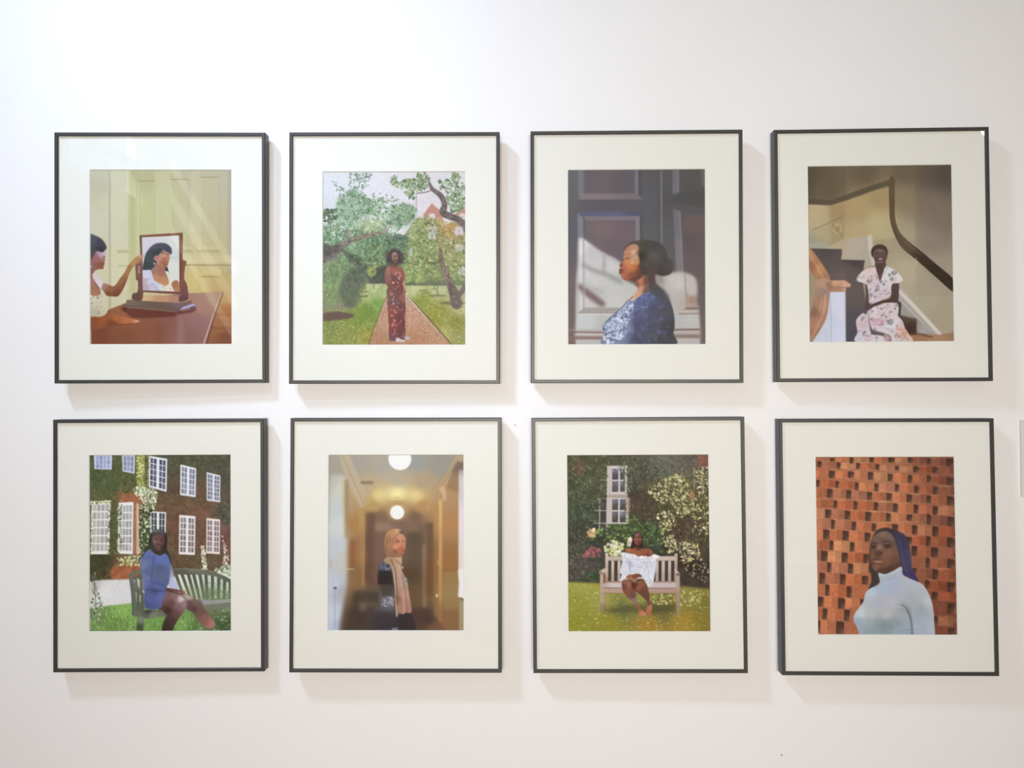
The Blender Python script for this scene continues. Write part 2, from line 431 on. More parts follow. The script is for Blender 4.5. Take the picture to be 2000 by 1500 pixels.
    p.poly([(20, 420), (110, 368), (215, 366), (252, 395), (246, 430), (240, 470), (246, 500), (232, 522), (236, 555), (222, 580), (216, 624), (150, 632), (95, 652), (72, 700), (20, 760)],
           [(60, 450, (150, 108, 110)), (120, 470, (158, 106, 104)), (225, 398, (200, 180, 206)), (190, 420, (190, 160, 178)), (160, 570, (142, 90, 76)), (215, 560, (140, 88, 76)), (60, 640, (146, 104, 94)), (225, 480, (160, 118, 124))], 1, 4)
    p.line([(222, 440), (242, 452)], 12, (112, 88, 118), .7, 4); p.line([(212, 566), (236, 560)], 8, (112, 62, 58), .7, 3)
    p.poly([(20, 140), (100, 138), (180, 178), (240, 246), (266, 312), (250, 345), (200, 384), (120, 366), (70, 440), (20, 470)], [(60, 200, (88, 90, 104)), (200, 260, (76, 74, 84)), (180, 350, (64, 60, 68)), (40, 400, (86, 82, 88))], 1, 7)
    p.ell(42, 590, 10, 20, (205, 190, 190), .8, 4)
    arm = [(186, 828), (280, 852), (374, 880), (452, 778), (520, 690), (586, 570), (650, 500), (722, 436), (792, 420), (802, 440), (772, 498), (722, 545), (662, 592), (612, 668), (560, 806), (502, 936), (442, 1020), (390, 1034), (268, 1020), (226, 960), (184, 905)]
    p.poly(arm, [(220, 870, (168, 132, 120)), (330, 920, (148, 100, 76)), (400, 990, (124, 76, 58)), (480, 820, (152, 110, 74)), (580, 640, (164, 124, 80)), (700, 500, (182, 146, 98)), (780, 440, (196, 152, 120)), (300, 1000, (132, 84, 62)), (520, 860, (132, 90, 62))], 1, 3)
    p.line([(585, 575), (620, 600)], 10, (120, 80, 52), .5, 4); p.line([(380, 880), (400, 905)], 10, (110, 66, 48), .6, 4)
    p.poly([(66, 690), (130, 716), (190, 790), (212, 832), (186, 900), (160, 905), (108, 824), (60, 745)], [(100, 740, (214, 204, 208)), (180, 850, (218, 208, 214))], 1, 4)
    p.line([(105, 840), (170, 925)], 10, (120, 84, 80), .7, 4)
    p.poly([(20, 1342), (180, 1330), (330, 1288), (450, 1306), (560, 1338), (680, 1372), (746, 1388), (722, 1412), (600, 1430), (480, 1446), (300, 1446), (200, 1500), (20, 1520)],
           [(60, 1400, (140, 82, 60)), (200, 1360, (154, 92, 62)), (400, 1350, (172, 108, 72)), (600, 1385, (186, 116, 80)), (730, 1392, (210, 158, 128)), (350, 1430, (130, 72, 54))], 1, 5)
    p.line([(300, 1450), (480, 1446), (640, 1430)], 14, (98, 54, 44), .6, 6)
    # dressing mirror
    p.poly([(520, 1190), (1330, 1250), (1560, 1190), (1540, 1262), (1300, 1300), (1240, 1330), (700, 1350), (560, 1280)], (96, 56, 50), .75, 10)
    p.poly([(650, 1075), (790, 1012), (1330, 1022), (1466, 1050), (1505, 1090), (1350, 1130), (560, 1085)], [(800, 1040, (206, 180, 136)), (1100, 1060, (190, 148, 116)), (1250, 1090, (176, 136, 118)), (650, 1080, (140, 112, 92))], 1, 3, False)
    p.poly([(505, 1150), (552, 1150), (1345, 1200), (1530, 1140), (1575, 1165), (1352, 1238), (1290, 1262), (505, 1196)], (112, 94, 86), 1, 3, False)
    p.poly([(1335, 1232), (1380, 1190), (1530, 1142), (1575, 1162), (1400, 1220)], (174, 168, 216), 1, 3, False)
    p.line([(575, 1190), (900, 1218), (1260, 1258)], 12, (150, 128, 112), .6, 4); p.poly([(505, 1190), (560, 1198), (560, 1256), (510, 1250)], (92, 58, 56), 1, 3, False)
    p.poly([(1490, 1190), (1550, 1180), (1550, 1250), (1500, 1255)], (112, 82, 96), .9, 4, False); p.poly([(1270, 1245), (1330, 1245), (1330, 1290), (1270, 1290)], (110, 80, 84), .8, 4, False)
    p.poly([(555, 1082), (1350, 1130), (1508, 1086), (1516, 1132), (1366, 1192), (1350, 1204), (548, 1150)], [(600, 1110, (122, 108, 96)), (1000, 1150, (108, 94, 84)), (1400, 1150, (124, 100, 104))], 1, 2.5, False)
    p.line([(560, 1084), (1350, 1132), (1506, 1090)], 7, (150, 126, 106), .7, 2.5, False)
    p.poly([(690, 560), (760, 480), (795, 440), (795, 1050), (645, 1072), (646, 990), (716, 962), (722, 806), (696, 790), (690, 690)], [(720, 600, (130, 92, 84)), (760, 900, (120, 86, 80)), (680, 1030, (104, 80, 70))], 1, 3)
    p.line([(740, 590), (740, 690)], 11, (222, 208, 212), .85, 3, False)
    p.poly([(1375, 530), (1400, 508), (1432, 512), (1434, 556), (1416, 600), (1402, 768), (1432, 830), (1452, 905), (1464, 1040), (1450, 1082), (1336, 1112), (1324, 1024), (1348, 990)], [(1400, 540, (126, 96, 70)), (1390, 800, (128, 88, 80)), (1400, 1000, (116, 84, 84)), (1390, 1080, (100, 76, 74))], 1, 3)
    p.poly([(745, 134), (1384, 96), (1376, 600), (1346, 1004), (786, 968)], [(760, 200, (124, 98, 72)), (760, 380, (122, 104, 82)), (1000, 120, (140, 92, 70)), (1360, 200, (128, 92, 70)), (1350, 700, (122, 76, 68)), (1060, 970, (124, 82, 74)), (790, 800, (122, 88, 82))], 1, 2.5, False)
    p.view(265, 450, 365, 580)
    p.clip = p.mask([(112, 138), (945, 98), (955, 1366), (130, 1332)], 3, False)
    p.rect(90, 80, 980, 1400, [(200, 200, (208, 206, 216)), (560, 180, (212, 212, 216)), (850, 250, (216, 218, 216)), (850, 800, (216, 220, 212)), (880, 560, (206, 212, 212)), (180, 600, (206, 204, 214))], 1, 1)
    p.line([(740, 592), (950, 600)], 16, (176, 184, 184), .7, 6, False); p.line([(420, 130), (420, 290)], 6, (190, 190, 198), .6, 3, False)
    p.poly([(545, 264), (430, 276), (330, 330), (250, 420), (190, 520), (150, 680), (122, 890), (300, 880), (400, 800), (440, 720), (480, 560), (560, 480), (640, 460), (720, 505), (772, 522), (784, 440), (762, 370), (692, 300), (620, 270)],
           [(400, 340, (90, 93, 106)), (600, 320, (84, 88, 98)), (700, 400, (78, 80, 90)), (250, 600, (76, 82, 88)), (220, 800, (70, 76, 76)), (400, 500, (72, 76, 80)), (500, 500, (66, 72, 74))], 1, 9)
    p.poly([(640, 810), (692, 820), (704, 895), (730, 925), (680, 905), (600, 895)], (74, 78, 82), 1, 6)
    p.poly([(390, 800), (450, 720), (560, 800), (640, 812), (622, 900), (650, 950), (712, 1120), (702, 1192), (632, 1244), (560, 1204), (400, 1122), (350, 1000), (306, 892)],
           [(400, 880, (162, 122, 112)), (560, 850, (158, 110, 96)), (420, 1050, (188, 142, 108)), (600, 1100, (186, 140, 106)), (540, 940, (164, 114, 98)), (600, 1210, (196, 144, 106))], 1, 6)
    p.poly([(418, 545), (490, 552), (548, 480), (590, 420), (640, 455), (722, 500), (738, 560), (730, 640), (712, 700), (692, 770), (642, 812), (560, 802), (470, 742), (440, 680), (390, 652), (372, 612)],
           [(400, 600, (178, 118, 122)), (480, 650, (190, 136, 122)), (540, 560, (186, 140, 118)), (590, 450, (166, 140, 130)), (640, 600, (182, 130, 104)), (700, 600, (176, 134, 106)), (560, 760, (174, 122, 98)), (640, 780, (150, 100, 76)), (700, 700, (160, 122, 96)), (610, 540, (196, 150, 124))], 1, 6)
    p.line([(555, 490), (620, 495)], 18, (104, 74, 74), .8, 5); p.line([(655, 515), (715, 525)], 18, (112, 80, 74), .8, 5)
    p.line([(545, 465), (620, 468)], 10, (84, 66, 66), .6, 5); p.line([(625, 500), (640, 580), (620, 620)], 12, (158, 108, 90), .5, 6)
    p.line([(575, 622), (640, 632)], 20, (136, 78, 66), .75, 7); p.poly([(545, 690), (600, 668), (655, 690), (650, 730), (590, 738)], (150, 76, 72), .9, 6)
    p.line([(580, 708), (645, 704)], 13, (226, 192, 184), .9, 4); p.ell(388, 732, 22, 22, (206, 198, 190), .9, 5)
    p.poly([(110, 930), (200, 878), (310, 888), (352, 1010), (392, 1112), (500, 1182), (560, 1212), (632, 1252), (645, 1400), (110, 1400)], [(200, 950, (208, 208, 226)), (280, 1100, (206, 206, 228)), (420, 1220, (200, 206, 226)), (560, 1300, (214, 214, 208)), (200, 1300, (196, 180, 202))], 1, 5)
    p.poly([(632, 1252), (716, 1192), (706, 1080), (676, 950), (722, 945), (770, 1010), (850, 1082), (900, 1100), (780, 1180), (835, 1360), (640, 1400)], [(700, 1270, (228, 216, 196)), (740, 1020, (214, 220, 210)), (840, 1110, (222, 222, 214)), (700, 1000, (218, 212, 190))], 1, 5)
    p.poly([(776, 1182), (880, 1104), (960, 1200), (960, 1400), (840, 1345)], [(850, 1200, (166, 118, 86)), (930, 1300, (176, 130, 98))], 1, 5)
    p.poly([(110, 1050), (190, 1085), (245, 1190), (250, 1400), (110, 1400)], (184, 158, 160), .55, 9)
    p.line([(318, 890), (350, 1000), (388, 1108)], 9, (120, 90, 92), .6, 5); p.line([(640, 965), (690, 1080)], 9, (120, 84, 76), .6, 5)
    p.spots([(130, 1050), (280, 1000), (420, 1180), (640, 1290), (800, 1300), (800, 1360), (130, 1340)], 60, (20, 70), [(170, 162, 200), (190, 184, 214), (140, 124, 150), (226, 222, 232), (160, 176, 190), (196, 180, 160)], (.25, .6), f=1)
    p.clip = None
    p.view(170, 440, 380, 640)
    p.poly([(640, 520), (700, 452), (790, 418), (806, 440), (770, 500), (716, 548)], [(700, 490, (178, 138, 92)), (785, 436, (200, 152, 124))], 1, 4)
    p.line([(700, 530), (760, 470)], 7, (122, 84, 58), .6, 3); p.line([(745, 500), (790, 446)], 7, (122, 84, 66), .6, 3)
    p.grain(.035, 12); p.soften(1.2)
    return p.out()

def picture_garden_path():
    p = Pic([(627.7, 334.5), (907.7, 334.5), (908.5, 672.8), (631.5, 672.8)], .3383, .4111, (226, 226, 236), 22)
    p.view(625, 330, 912, 677)
    p.field([(100, 60, (226, 228, 240)), (400, 150, (230, 231, 241)), (700, 230, (228, 226, 236)), (1150, 60, (224, 224, 232)), (60, 400, (218, 224, 232)), (830, 350, (228, 220, 228)), (560, 500, (216, 222, 220))])
    G1 = [(126, 164, 122), (150, 184, 142), (104, 140, 104), (86, 116, 88), (168, 196, 158), (118, 150, 112)]
    G2 = [(150, 164, 102), (172, 182, 118), (122, 138, 80), (98, 116, 72), (190, 196, 140), (134, 150, 96)]
    GD = [(76, 92, 70), (92, 110, 80), (64, 76, 62), (108, 126, 92)]
    # distant greenery
    p.poly([(20, 560), (200, 520), (420, 470), (560, 520), (700, 560), (800, 420), (900, 440), (1060, 520), (1240, 520), (1240, 990), (20, 990)],
           [(100, 620, (112, 140, 100)), (300, 650, (118, 146, 104)), (500, 620, (98, 124, 92)), (650, 640, (100, 128, 100)), (850, 560, (146, 160, 106)), (900, 750, (130, 142, 90)), (1150, 750, (148, 152, 104)), (800, 900, (140, 158, 96)), (1100, 930, (120, 132, 96)), (100, 900, (112, 136, 96)), (430, 760, (120, 148, 100))], 1, 8)
    p.poly([(866, 384), (918, 314), (940, 286), (962, 312), (1012, 350), (1050, 470), (1240, 430), (1240, 930), (1100, 760), (960, 600), (900, 560)], [(940, 340, (196, 130, 112)), (1100, 500, (196, 140, 104)), (1180, 620, (186, 136, 106)), (1150, 800, (160, 128, 100))], .92, 4, False)
    p.poly([(1130, 380), (1190, 330), (1240, 310), (1240, 460), (1150, 450)], (194, 136, 118), .9, 4, False)
    W = (226, 222, 228)
    p.ell(940, 400, 28, 28, W, .95, 4); p.ell(1196, 402, 28, 28, W, .95, 4); p.ell(1196, 402, 12, 12, (170, 160, 170), .7, 4)
    for x0, y0, x1, y1 in ((908, 484, 975, 592), (1134, 486, 1205, 556), (1142, 636, 1208, 694), (1160, 824, 1220, 894), (750, 668, 776, 740)):
        p.rect(x0, y0, x1, y1, W, .9, 4)
        if x1 - x0 > 50:
            for xx in (x0 + 18, x0 + 46): p.rect(xx, y0 + 8, xx + 8, y1 - 8, (150, 150, 158), .6, 3)
            p.rect(x0, (y0 + y1) / 2 - 3, x1, (y0 + y1) / 2 + 3, W, .8, 2)
    # hedges and lawns
    p.poly([(430, 850), (500, 826), (600, 830), (600, 985), (420, 975)], (78, 78, 72), .95, 10)
    p.rect(700, 935, 1080, 992, (96, 104, 84), .9, 10)
    p.poly([(10, 968), (575, 968), (560, 1090), (412, 1500), (10, 1500)], [(450, 990, (186, 196, 140)), (400, 1060, (176, 186, 118)), (520, 1040, (170, 186, 126)), (400, 1200, (112, 142, 58)), (480, 1130, (128, 160, 76)), (300, 1280, (124, 144, 62)), (200, 1400, (140, 146, 72)), (380, 1420, (150, 146, 58)), (80, 1340, (122, 140, 70)), (150, 1180, (138, 150, 92))], 1, 3, False)
    p.poly([(715, 985), (1240, 985), (1240, 1500), (1112, 1500), (735, 1068)], [(800, 1010, (190, 196, 140)), (1000, 1030, (186, 192, 140)), (1180, 1060, (174, 180, 136)), (850, 1110, (140, 152, 66)), (1000, 1200, (148, 152, 62)), (1180, 1170, (186, 188, 128)), (1150, 1300, (140, 140, 62)), (1180, 1440, (154, 158, 92)), (960, 1260, (150, 146, 58)), (1060, 1380, (172, 170, 100))], 1, 3, False)
    lawn_l = [(25, 1120), (550, 1100), (415, 1482), (25, 1482)]; lawn_r = [(800, 1080), (1225, 1080), (1225, 1480), (1110, 1480)]
    p.spots([(25, 1270), (460, 1280), (415, 1482), (25, 1482)], 700, (6, 18), [(196, 200, 140), (150, 160, 70), (104, 122, 52), (214, 214, 180), (170, 170, 80)], (.25, .6), (.3, .6), (-20, 20))
    p.spots(lawn_l, 300, (6, 20), [(160, 176, 96), (96, 128, 48), (184, 190, 120)], (.2, .5), (.3, .5), (-15, 15))
    p.spots(lawn_r, 420, (8, 24), [(178, 180, 104), (120, 128, 50), (206, 206, 150), (150, 150, 66)], (.2, .5), (.25, .5), (-10, 10))
    p.poly([(562, 1068), (722, 1068), (1106, 1492), (412, 1492)], [(640, 1090, (198, 162, 136)), (780, 1250, (198, 150, 124)), (560, 1300, (190, 146, 118)), (500, 1450, (176, 130, 96)), (800, 1440, (184, 132, 98)), (1000, 1450, (188, 144, 114))], 1, 3, False)
    p.spots([(562, 1068), (722, 1068), (1106, 1482), (412, 1482)], 1500, (4, 11), [(214, 176, 150), (166, 116, 86), (204, 160, 132), (150, 100, 76), (222, 190, 168)], (.2, .6))
    p.line([(556, 1080), (480, 1270), (412, 1482)], [5, 8, 10], (112, 92, 42), .75, 2.5); p.line([(730, 1066), (880, 1220), (1112, 1486)], [6, 10, 13], (124, 80, 58), .8, 2.5)
    p.poly([(20, 1222), (150, 1202), (290, 1230), (240, 1262), (100, 1278), (20, 1280)], (104, 82, 74), .95, 5); p.poly([(20, 1130), (200, 1125), (310, 1150), (200, 1180), (20, 1190)], (142, 132, 112), .8, 10)
    for x, y, w, h in ((990, 1070, 78, 9), (870, 1028, 40, 6), (900, 1048, 34, 5), (1115, 1132, 112, 14), (960, 1014, 30, 4)): p.ell(x, y, w, h, (112, 98, 70), .75, 4)
    for x, y0, y1 in ((986, 860, 1065), (960, 900, 1012), (450, 860, 1010), (376, 930, 1030), (925, 880, 960)): p.line([(x, y0), (x + 4, y1)], 9, (110, 106, 82), .7, 3, False)
    p.line([(330, 1080), (400, 1070)], 14, (70, 72, 56), .7, 5, False); p.line([(345, 1040), (410, 1036)], 10, (90, 96, 66), .6, 4, False)
    # left apple tree
    mass = [(20, 340), (130, 340), (140, 250), (220, 176), (330, 190), (420, 244), (515, 228), (550, 310), (640, 300), (740, 276), (806, 330), (790, 430), (700, 500), (560, 560), (520, 640), (480, 820), (330, 800), (20, 700)]
    p.poly([(140, 270), (230, 190), (330, 200), (400, 260), (500, 250), (500, 330), (400, 400), (300, 420), (330, 480), (240, 560), (20, 660), (20, 480), (120, 440)], (122, 156, 120), .72, 16)
    p.poly([(560, 340), (700, 290), (800, 340), (780, 430), (680, 490), (590, 470)], (112, 144, 110), .75, 14)
    p.spots(mass, 900, (16, 40), G1, (.45, .9))
    p.spots([(20, 330), (130, 340), (140, 420), (60, 450), (20, 440)], 60, (18, 34), GD, (.5, .9)); p.spots([(560, 560), (620, 540), (740, 570), (740, 660), (520, 690)], 160, (14, 34), [(84, 112, 90), (104, 134, 108), (72, 94, 80)], (.5, .9))
    p.poly([(330, 430), (460, 410), (540, 440), (500, 520), (380, 530), (300, 500)], (190, 204, 166), .5, 18); p.spots([(330, 430), (540, 440), (500, 530), (300, 510)], 120, (10, 24), [(210, 220, 196), (176, 190, 130), (150, 168, 112)], (.4, .8))
    p.spots([(400, 620), (700, 600), (720, 800), (420, 820)], 260, (14, 32), [(96, 124, 84), (120, 148, 98), (76, 98, 72), (140, 164, 110)], (.4, .8))
    p.spots([(90, 80), (190, 170), (160, 230), (110, 140)], 22, (18, 34), [(150, 168, 158), (132, 150, 140)], (.5, .8), (.3, .5)); p.spots([(240, 30), (430, 28), (400, 130), (340, 190), (220, 190)], 120, (16, 34), [(150, 172, 158), (132, 156, 140), (112, 138, 118)], (.4, .8), (.3, .6))
    p.spots([(400, 200), (560, 190), (680, 260), (520, 300)], 40, (14, 30), [(104, 128, 108), (136, 158, 132)], (.5, .8), (.3, .6))
    TR = [(60, 740, (122, 114, 110)), (200, 620, (140, 132, 122)), (400, 550, (140, 130, 108)), (580, 500, (150, 146, 130))]
    p.line([(10, 810), (90, 740), (170, 660), (260, 602), (400, 560), (510, 540), (575, 500), (610, 456)], [110, 84, 66, 52, 40, 34, 24, 14], TR, .95, 4)
    p.poly([(20, 640), (110, 640), (170, 640), (130, 720), (60, 740), (20, 730)], (82, 72, 72), .75, 10)
    p.line([(20, 790), (120, 716), (220, 640)], [30, 22, 12], (100, 92, 94), .7, 6); p.line([(230, 520), (240, 600)], 34, (138, 128, 112), .8, 5, False)
    p.line([(500, 540), (600, 572), (680, 612), (760, 588)], [14, 12, 12, 8], (134, 128, 112), .85, 3); p.line([(380, 400), (360, 520), (300, 480)], 6, (120, 118, 106), .6, 3)
    p.line([(90, 420), (110, 490)], 9, (96, 104, 90), .8, 3, False)
    p.line([(180, 690), (260, 740), (340, 820), (400, 900)], [26, 44, 76, 60], (82, 88, 74), .85, 9); p.spots([(200, 700), (430, 760), (440, 930), (300, 900)], 120, (14, 32), [(96, 112, 84), (74, 84, 68), (116, 132, 96)], (.4, .8))
    p.line([(400, 812), (560, 816)], 10, (112, 100, 92), .7, 4, False)
    # shrubs below
    p.poly([(20, 800), (150, 770), (230, 830), (230, 1000), (180, 1120), (20, 1150)], (126, 148, 104), .7, 18); p.spots([(20, 800), (180, 770), (260, 860), (220, 1120), (20, 1150)], 300, (10, 30), [(140, 164, 112), (116, 140, 92), (160, 178, 124), (98, 120, 84)], (.4, .8), (.25, .5), (50, 130))
    p.poly([(200, 900), (330, 820), (410, 890), (350, 1010), (310, 1150), (220, 1160), (160, 1040)], (90, 98, 82), .85, 16); p.spots([(190, 900), (400, 850), (340, 1120), (190, 1140)], 150, (12, 34), [(102, 114, 88), (76, 84, 72), (122, 132, 104)], (.3, .7), (.2, .4), (50, 120))
    p.spots([(400, 830), (470, 820), (470, 900), (400, 900)], 50, (14, 30), [(160, 176, 96), (140, 160, 90)], (.5, .9))
    # right trees
    p.poly([(740, 560), (830, 420), (960, 420), (1010, 560), (1200, 600), (1230, 900), (900, 960), (720, 900)], (146, 158, 100), .5, 20)
    p.spots([(740, 560), (810, 410), (960, 400), (1040, 440), (1040, 560), (1230, 560), (1230, 940), (720, 930)], 1000, (12, 32), G2, (.4, .85))
    p.spots([(720, 880), (900, 880), (880, 960), (720, 960)], 120, (16, 36), [(160, 180, 100), (140, 164, 90)], (.4, .8), (.2, .4), (-30, 30))
    p.spots([(1000, 440), (1180, 460), (1100, 560), (1000, 540)], 90, (14, 34), [(176, 160, 80), (190, 150, 90), (150, 160, 90)], (.4, .8))
    p.line([(1150, 1140), (1130, 1060), (1090, 960), (1050, 870), (1024, 770), (1012, 676)], [96, 84, 64, 52, 38, 26], [(1130, 1080, (110, 96, 92)), (1060, 900, (134, 114, 104)), (1020, 720, (116, 100, 90))], .97, 4)
    p.line([(1140, 1100), (1190, 1040), (1235, 985)], [50, 44, 60], (112, 100, 94), .9, 5); p.line([(1026, 780), (970, 794), (910, 792)], 14, (104, 92, 82), .85, 3); p.line([(1080, 880), (1090, 960), (1110, 1060)], 14, (84, 70, 70), .6, 5)
    p.line([(870, 20), (905, 90), (942, 164), (1016, 226), (1046, 300), (1034, 366), (1098, 402), (1176, 436), (1240, 520)], [16, 20, 34, 46, 48, 62, 56, 56, 60], [(930, 130, (122, 108, 110)), (1040, 300, (106, 92, 92)), (1100, 400, (98, 84, 84)), (1200, 460, (118, 102, 102))], .97, 3)
    p.line([(940, 172), (890, 192), (812, 202)], 10, (112, 104, 104), .85, 2.5); p.line([(806, 200), (806, 350)], 6, (128, 118, 116), .8, 2, False); p.line([(940, 480), (975, 560), (990, 620)], 10, (112, 100, 84), .8, 3)
    GT = [(134, 160, 116), (110, 138, 96), (160, 180, 138), (92, 116, 82), (176, 188, 150)]
    for q, n in (([(578, 40), (640, 60), (640, 150), (600, 130)], 34), ([(610, 120), (740, 80), (860, 90), (910, 150), (820, 190), (660, 160)], 150), ([(810, 24), (900, 30), (920, 110), (830, 110)], 50),
                 ([(700, 190), (790, 180), (790, 250), (740, 240)], 44), ([(990, 90), (1080, 90), (1225, 120), (1225, 330), (1120, 380), (1070, 290), (1060, 200), (1010, 160)], 220), ([(1110, 30), (1170, 30), (1180, 100), (1100, 100)], 44), ([(1140, 240), (1225, 220), (1225, 330), (1150, 330)], 60)):
        p.spots(q, n, (16, 38), GT, (.55, .95), (.4, .7))
    tm = p.mask([(20, 60), (420, 20), (560, 200), (800, 280), (820, 420), (1000, 420), (1230, 540), (1230, 960), (20, 1000)], 20, False)
    tm = tm * np.clip((206 - p.c.mean(-1)) / 30, 0, 1); p.grain(.20, 34, tm, 3); p.grain(.16, 9, tm, 2)
    for q, n in (([(150, 240), (520, 240), (480, 420), (160, 520)], 60), ([(20, 460), (300, 420), (280, 600), (20, 620)], 70), ([(560, 480), (700, 480), (700, 560), (580, 560)], 30), ([(1060, 120), (1220, 120), (1220, 320), (1090, 330)], 50)): p.spots(q, n, (7, 18), [(226, 230, 236), (212, 220, 222)], (.4, .9), (.5, .9))
    for x0, y0, x1, y1 in ((908, 484, 975, 592), (1134, 486, 1205, 556), (1142, 636, 1208, 694), (1160, 824, 1220, 894), (752, 668, 774, 738)):
        p.rect(x0, y0, x1, y1, (222, 218, 222), .5, 4); p.line([((x0 + x1) / 2, y0), ((x0 + x1) / 2, y1)], 8, (150, 144, 148), .5, 3, False); p.line([(x0, (y0 + y1) / 2), (x1, (y0 + y1) / 2)], 6, (160, 154, 156), .4, 3, False)
    p.spots([(880, 470), (1000, 470), (1000, 620), (880, 620)], 26, (12, 26), G2, (.5, .9)); p.spots([(1130, 600), (1225, 600), (1225, 900), (1130, 900)], 60, (12, 26), G2, (.5, .9))
    for tr in ([(1150, 1140), (1130, 1060), (1090, 960), (1050, 870), (1024, 770)], [(942, 164), (1016, 226), (1046, 300), (1034, 366), (1098, 402), (1176, 436)], [(30, 790), (90, 740), (170, 660), (260, 602), (400, 560), (510, 540)]):
        P_ = catmull(tr, False, 10)
        for x, y in P_: p.ell(x + p.rng.uniform(-14, 14), y + p.rng.uniform(-14, 14), p.rng.uniform(5, 14), p.rng.uniform(4, 8), (72, 62, 60) if p.rng.uniform() < .5 else (158, 144, 132), .5, 3, p.rng.uniform(0, 180))
    p.grain(.10, 14, p.mask([(20, 980), (1230, 980), (1230, 1490), (20, 1490)], 10, False), 2)
    # woman
    p.view(730, 470, 830, 680)
    p.ell(285, 240, 128, 122, (76, 64, 68), .9, 14); p.ell(290, 230, 100, 100, (68, 56, 60), .8, 14)
    p.spots([(160, 150), (290, 110), (410, 190), (410, 320), (300, 360), (160, 330)], 90, (18, 40), [(86, 74, 76), (62, 52, 56), (104, 92, 92)], (.2, .5), f=2)
    p.poly([(150, 450), (170, 380), (205, 352), (256, 344), (270, 300), (312, 296), (316, 348), (372, 362), (402, 400), (425, 470), (424, 560), (440, 660), (442, 750), (412, 804), (385, 800), (340, 790), (262, 722), (180, 622), (153, 560)],
           [(180, 400, (156, 104, 92)), (190, 520, (146, 92, 80)), (230, 640, (118, 74, 66)), (350, 760, (124, 78, 66)), (290, 330, (96, 68, 64)), (340, 385, (150, 92, 78)), (420, 680, (150, 106, 84)), (410, 780, (152, 98, 76)), (240, 380, (150, 80, 72))], 1, 4)
    p.poly([(256, 172), (300, 160), (332, 200), (332, 250), (312, 296), (286, 304), (254, 272), (244, 222)], [(282, 184, (164, 136, 128)), (310, 238, (150, 112, 98)), (265, 245, (146, 110, 98)), (290, 280, (112, 78, 72)), (300, 215, (120, 86, 78))], 1, 5)
    p.line([(262, 218), (280, 220)], 9, (70, 50, 50), .8, 4); p.line([(304, 216), (322, 218)], 9, (72, 50, 50), .8, 4); p.line([(282, 262), (312, 264)], 8, (86, 50, 50), .8, 4)
    body = [(226, 440), (236, 392), (262, 378), (330, 424), (380, 420), (426, 470), (402, 560), (416, 650), (428, 770), (442, 900), (436, 1100), (442, 1330), (432, 1362), (330, 1396), (240, 1392), (216, 1350), (204, 1100), (184, 850), (180, 690), (206, 650), (238, 640), (242, 540)]
    p.poly(body, [(300, 420, (160, 88, 80)), (390, 460, (164, 84, 78)), (290, 520, (108, 70, 72)), (350, 600, (122, 68, 64)), (260, 720, (120, 80, 74)), (260, 870, (116, 88, 94)), (260, 1000, (144, 74, 66)), (380, 900, (112, 74, 74)), (400, 1100, (116, 62, 60)), (270, 1200, (140, 64, 60)), (280, 1320, (118, 72, 84)), (400, 1320, (100, 62, 66))], 1, 4)
    p.spots(body, 160, (16, 44), [(146, 68, 62), (96, 60, 64), (170, 100, 90), (116, 86, 96), (132, 66, 62), (84, 54, 60)], (.3, .7), (.5, .9), f=2)
    p.spots(body, 60, (14, 30), [(224, 176, 166), (220, 204, 200), (206, 140, 126), (196, 110, 96)], (.5, .9), (.5, .9), f=2)
    for x, y, r in ((256, 745, 14), (262, 826, 16), (345, 872, 14), (246, 1042, 13), (244, 966, 12), (328, 930, 13), (260, 1180, 18), (290, 1290, 14), (258, 580, 12), (310, 448, 16), (372, 490, 13), (340, 1170, 10), (290, 470, 14)): p.ell(x, y, r * .7, r, (226, 178, 164), .75, 5)
    p.line([(355, 830), (365, 1000), (350, 1200), (345, 1350)], 16, (80, 48, 50), .5, 8)
    p.poly([(160, 560), (168, 470), (176, 390), (200, 366), (226, 400), (224, 480), (222, 580), (262, 650), (332, 712), (402, 772), (392, 806), (340, 792), (262, 722), (182, 624)], [(190, 420, (160, 108, 94)), (190, 520, (148, 94, 82)), (230, 640, (122, 78, 70)), (340, 750, (126, 78, 68)), (390, 785, (150, 98, 78))], 1, 4)
    p.poly([(402, 590), (424, 560), (440, 660), (440, 745), (412, 806), (386, 784), (414, 700)], [(425, 620, (190, 150, 130)), (428, 720, (152, 108, 86)), (404, 780, (150, 100, 78))], 1, 4)
    p.line([(300, 700), (395, 790)], 12, (80, 46, 44), .5, 6)
    p.poly([(330, 1346), (382, 1368), (432, 1384), (436, 1406), (390, 1416), (306, 1402)], (212, 196, 196), 1, 5); p.poly([(440, 1330), (496, 1340), (508, 1362), (450, 1382), (434, 1368)], (196, 180, 184), 1, 5)
    p.line([(300, 1410), (440, 1414)], 8, (140, 100, 84), .6, 4)
    p.mute(.92); p.c = p.c * .93 + 16; p.grain(.07, 10, oct=2); p.soften(1.0)
    return p.out()

